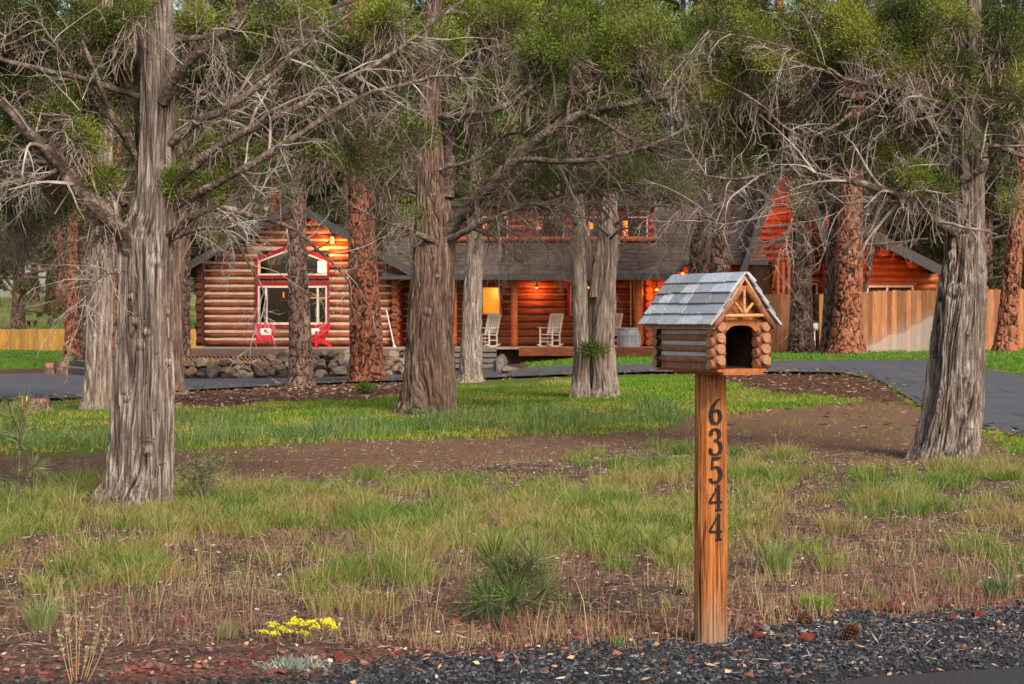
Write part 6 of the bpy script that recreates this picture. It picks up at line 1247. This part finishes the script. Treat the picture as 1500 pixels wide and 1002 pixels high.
def shrub(px, py, w, h, label, n=60, cols=JUN, leafL=(.01, .025), leafW=.007, woody=True, per=8, name='shrub'):
    root, s = plant_root(px, py, name, label, 'shrub'); W_, H_ = w * s / 2, h * s; P0 = np.zeros((n, 8, 3)); a = rng.random(n) * 6.28; rr_ = rng.random(n) ** .5
    end = np.stack([np.cos(a) * rr_ * W_, np.sin(a) * rr_ * W_ * .8, H_ * (.55 + .45 * rng.random(n)) * (1 - .3 * rr_)], -1); u = np.linspace(0, 1, 8)[None, :, None]; P0 = end[:, None] * np.concatenate([u ** 1.2, u ** 1.2, u ** .8], 2) + rng.normal(size=(n, 8, 3)) * .012 * H_ * 4 * u
    R0 = np.linspace(1, .35, 8)[None] * np.full((n, 1), max(.003, H_ * .006)); m = MB(); add_t(m, P0, R0, 4); P1, R1 = spawn(P0, R0, 5, .3, 1, (H_ * .1, H_ * .3), (20, 60), .03, .1, 5, .6, rmin=max(.0015, s * .3)); add_t(m, P1, R1, 3); m.build('stem', MT['dead_twig' if woody else 'dark_twig'], root)
    C = P1[:, 2:].reshape(-1, 3); V, Q, c = leaves(C, nrm(rng.normal(size=C.shape) + [0, 0, .6]), per, H_ * .03, leafL, leafW, cols, clump=4); m = MB(); m.add(V, Q, col=c); m.build('leaves', MT['foliage'], root); return root
shrub(300, 742, 90, 105, 'airy grey green shrub right of the big foreground juniper', 26, [(.10, .15, .05), (.16, .21, .08), (.22, .27, .11)], (.014, .032), .009, False, 3)
shrub(752, 532, 18, 24, 'small dark green shrub between boulders beside the porch steps', 60, [(.05, .10, .02), (.10, .18, .03)], (.05, .1), .03, False, 5)
shrub(536, 576, 32, 14, 'low yellow green shrub at the foot of the red ponderosa', 50, [(.12, .17, .03), (.20, .24, .05)], (.04, .08), .02, False, 5)
shrub(362, 543, 24, 22, 'grey green garden plant growing before the deck lattice', 40, [(.09, .13, .06), (.15, .19, .09)], (.05, .1), .025, False, 4)
shrub(1186, 514, 16, 16, 'weedy green plant between the pine trunks at the fence foot', 30, [(.12, .17, .05)], (.05, .1), .03, False, 4)
shrub(606, 612, 30, 14, 'pale grey green weed at the foot of the centre juniper', 40, [(.14, .18, .09), (.20, .24, .13)], (.03, .06), .015, False, 5)
def tuft(px, py, w, h, n, cols, label, W=.004, lean=.5, name='grass_tuft'):
    g = gp(px, py); s = g.y / F; m = MB(); add_blades(m, np.array([[g.x, g.y, 0]]), n, w * s * .28, (h * s * .6, h * s), W, lean, cols, jit=.5); o = m.build(name, MT['grass_blade']); tag(o, label, 'grass tuft'); return o
GT = [(.12, .20, .08), (.17, .26, .10), (.10, .17, .07)]
tuft(1460, 874, 55, 62, 150, GT, 'tall blue green grass tuft near the right edge above the gravel', .005, .7)
tuft(1196, 892, 60, 30, 260, [(.22, .30, .05), (.17, .27, .04)], 'low bright green grass tuft at the gravel edge', .004, .8)
tuft(1285, 878, 26, 46, 60, [(.24, .28, .08), (.18, .25, .06)], 'thin upright green tuft left of the red cinder rock', .0035, .35)
tuft(1140, 838, 60, 66, 150, [(.26, .30, .10), (.20, .27, .07)], 'loose green grass clump right of the mailbox post', .004, .45)
tuft(718, 905, 70, 60, 120, [(.11, .17, .07), (.16, .22, .10)], 'blue green grass beside the dark pine seedling', .004, .4)
tuft(58, 925, 60, 62, 140, [(.22, .30, .08), (.26, .30, .12)], 'bright green grass clump near the lower left corner', .004, .5)
tuft(905, 946, 26, 30, 40, [(.20, .28, .07)], 'small green tuft just left of the mailbox post base', .0035, .4)
tuft(335, 940, 60, 44, 110, [(.24, .26, .09), (.28, .25, .12)], 'olive grass clump left of the yellow flowers', .0035, .5)
# tall dry seed stalks
simple('straw', (.42, .32, .17), .8, .3, 30)
root, s = plant_root(130, 1003, 'dry_grass_stalks', 'tall straw coloured seed stalks at the lower left', 'dry grass'); Y = root.location.y
for (a, b_, c_) in ((92, 880, 0), (100, 905, .05), (112, 870, 0), (150, 905, .05), (160, 925, 0), (118, 900, .1), (140, 930, .05), (86, 925, -.05), (128, 950, 0)):
    m = MB(); ms = MB(); P = smooth_path([at(112 + (a - 112) * .3, 1003, Y + c_), at(112 + (a - 112) * .7, (1003 + b_) / 2, Y + c_), at(a, b_, Y + c_)], 12) - np.array(root.location); m.tube(P, np.linspace(.0014, .0008, 12), 5, cap=False)
    C = np.repeat(P[7:], 5, 0); V, Q, c = leaves(C, nrm(np.repeat(P[7:] - P[6:-1], 5, 0)), 3, .005, (.006, .014), .0035, [(.52, .42, .24), (.44, .35, .18)], out=1.8); ms.add(V, Q, col=c); st_ = m.build('stem', MT['straw'], root); ms.build('seed_head', MT['grass_blade'], st_)
# yellow flowers
emb = simple('yellow_petal', (.72, .68, .03), .6, .15, 60); fl = [(384, 925), (399, 916), (402, 928), (412, 921), (425, 925), (432, 909), (445, 914), (456, 912), (462, 918), (447, 928), (476, 909), (484, 914), (488, 919), (428, 914)]
fl.sort(); NUM = ['leftmost', 'second', 'third', 'fourth', 'fifth', 'sixth', 'seventh', 'eighth', 'ninth', 'tenth', 'eleventh', 'twelfth', 'thirteenth', 'rightmost']
for k, (px, py) in enumerate(fl):
    g = gp(px + rng.normal() * 3, 946 + rng.normal() * 3); t = np.array(at(px, py, g.y)) - np.array(g); root, s = (empty('wildflower', g, None, 'flower', 'yellow wildflowers at the gravel edge'), g.y / F)
    root['label'] = f'{NUM[k]} yellow wildflower, counted from the left, of the cluster near the gravel'
    m = MB(); P = smooth_path([(0, 0, 0), (t[0] * .4, 0, t[2] * .5), tuple(t)], 8); m.tube(P, .0016, 5, col=(.16, .20, .05)); m.build('stem', MT['foliage'], root)
    m = MB(); C = t + rng.normal(size=(26, 3)) * [.011, .011, .004]; V, Q, c = leaves(C, np.tile([[0, 0, 1.]], (26, 1)), 4, .004, (.004, .009), .007, [(1, 1, 1)], out=1.0); m.add(V, Q, col=c); m.build('flower_head', emb, root)
root, s = plant_root(435, 985, 'silver_plant', 'low silvery leaved plant between two red cinder rocks', 'plant'); C = rng.normal(size=(150, 3)) * [.055, .045, .0]; m = MB(); V, Q, c = leaves(C, nrm(rng.normal(size=(150, 3)) * .5 + [0, 0, 1]), 7, .008, (.02, .045), .006, [(.26, .31, .25), (.36, .41, .35), (.20, .25, .19)]); m.add(V, Q, col=c); m.build('leaves', MT['foliage'], root); m = MB(); m.tube([(0, 0, -.02), (0, 0, .015)], .02, 8); m.build('stem', MT['limb_bark'], root)
# pine cones
def cone(px, py, w, label, seed, col):
    g = gp(px, py); s = g.y / F; R_ = w * s / 2; root = empty('pine_cone', (g.x, g.y, float(gz(g.x, g.y)) + R_ * .8), label, 'pine cone'); m = MB(); N = 90; ax = nrm(np.array([.5 + .1 * seed, -.3, .55]))
    for k in range(N):
        f = k / N; a = k * 2.39996; pr = R_ * (.95 * math.sin(math.pi * (.12 + .80 * f)) ** .8); d = np.array([math.cos(a), math.sin(a), .25 + .5 * f]); c = np.array([0, 0, (f - .45) * R_ * 2.1]); t = c + d / np.linalg.norm(d) * pr; sd2 = np.array([-math.sin(a), math.cos(a), 0]) * R_ * .20
        V = np.array([c, t + sd2, t + np.array([0, 0, R_ * .10]) + d * R_ * .06, t - sd2, t - np.array([0, 0, R_ * .07])]); m.add(V, [(0, 1, 2), (0, 2, 3), (0, 4, 1), (0, 3, 4), (1, 4, 2), (2, 4, 3)], col=np.array(col) * (.5 + .9 * rng.random()))
    o = m.build('scales', MT['litter'], root); o.rotation_euler = (.5 + seed * .3, .4, seed); m = MB(); m.tube([(0, 0, -R_ * .7), (0, 0, R_ * .7)], R_ * .3, 8); m.build('core', MT['soffit'], root)
cone(1243, 940, 27, 'big open brown pine cone on the black gravel right of the post', 1, (.16, .075, .045)); cone(1177, 913, 20, 'smaller pine cone at the grass edge left of the big one', 2, (.11, .055, .038)); cone(1122, 927, 14, 'small grey pine cone nearest the mailbox post', 3, (.16, .14, .13))
# dead branches lying about
for k, (pts, lab) in enumerate((([(1088, 752), (1160, 752), (1210, 756), (1270, 752)], None), ([(1168, 680), (1215, 671), (1262, 668), (1290, 674)], 'long grey dead branch lying in the grass left of the right juniper'), ([(1072, 586), (1120, 583)], 'pale stick on the bare ground right of the mailbox post top'), ([(1195, 1000), (1260, 995), (1300, 1000)], None), ([(625, 862), (655, 858), (680, 864)], None))):
    if lab is None: continue
    P = [gp(*p) + Vector((0, 0, .02)) for p in pts]; m = MB(); m.tube(smooth_path(P, 16), np.linspace(.011, .004, 16), 7); tag(m.build('fallen_branch', MT['mid_twig']), lab, 'branch')
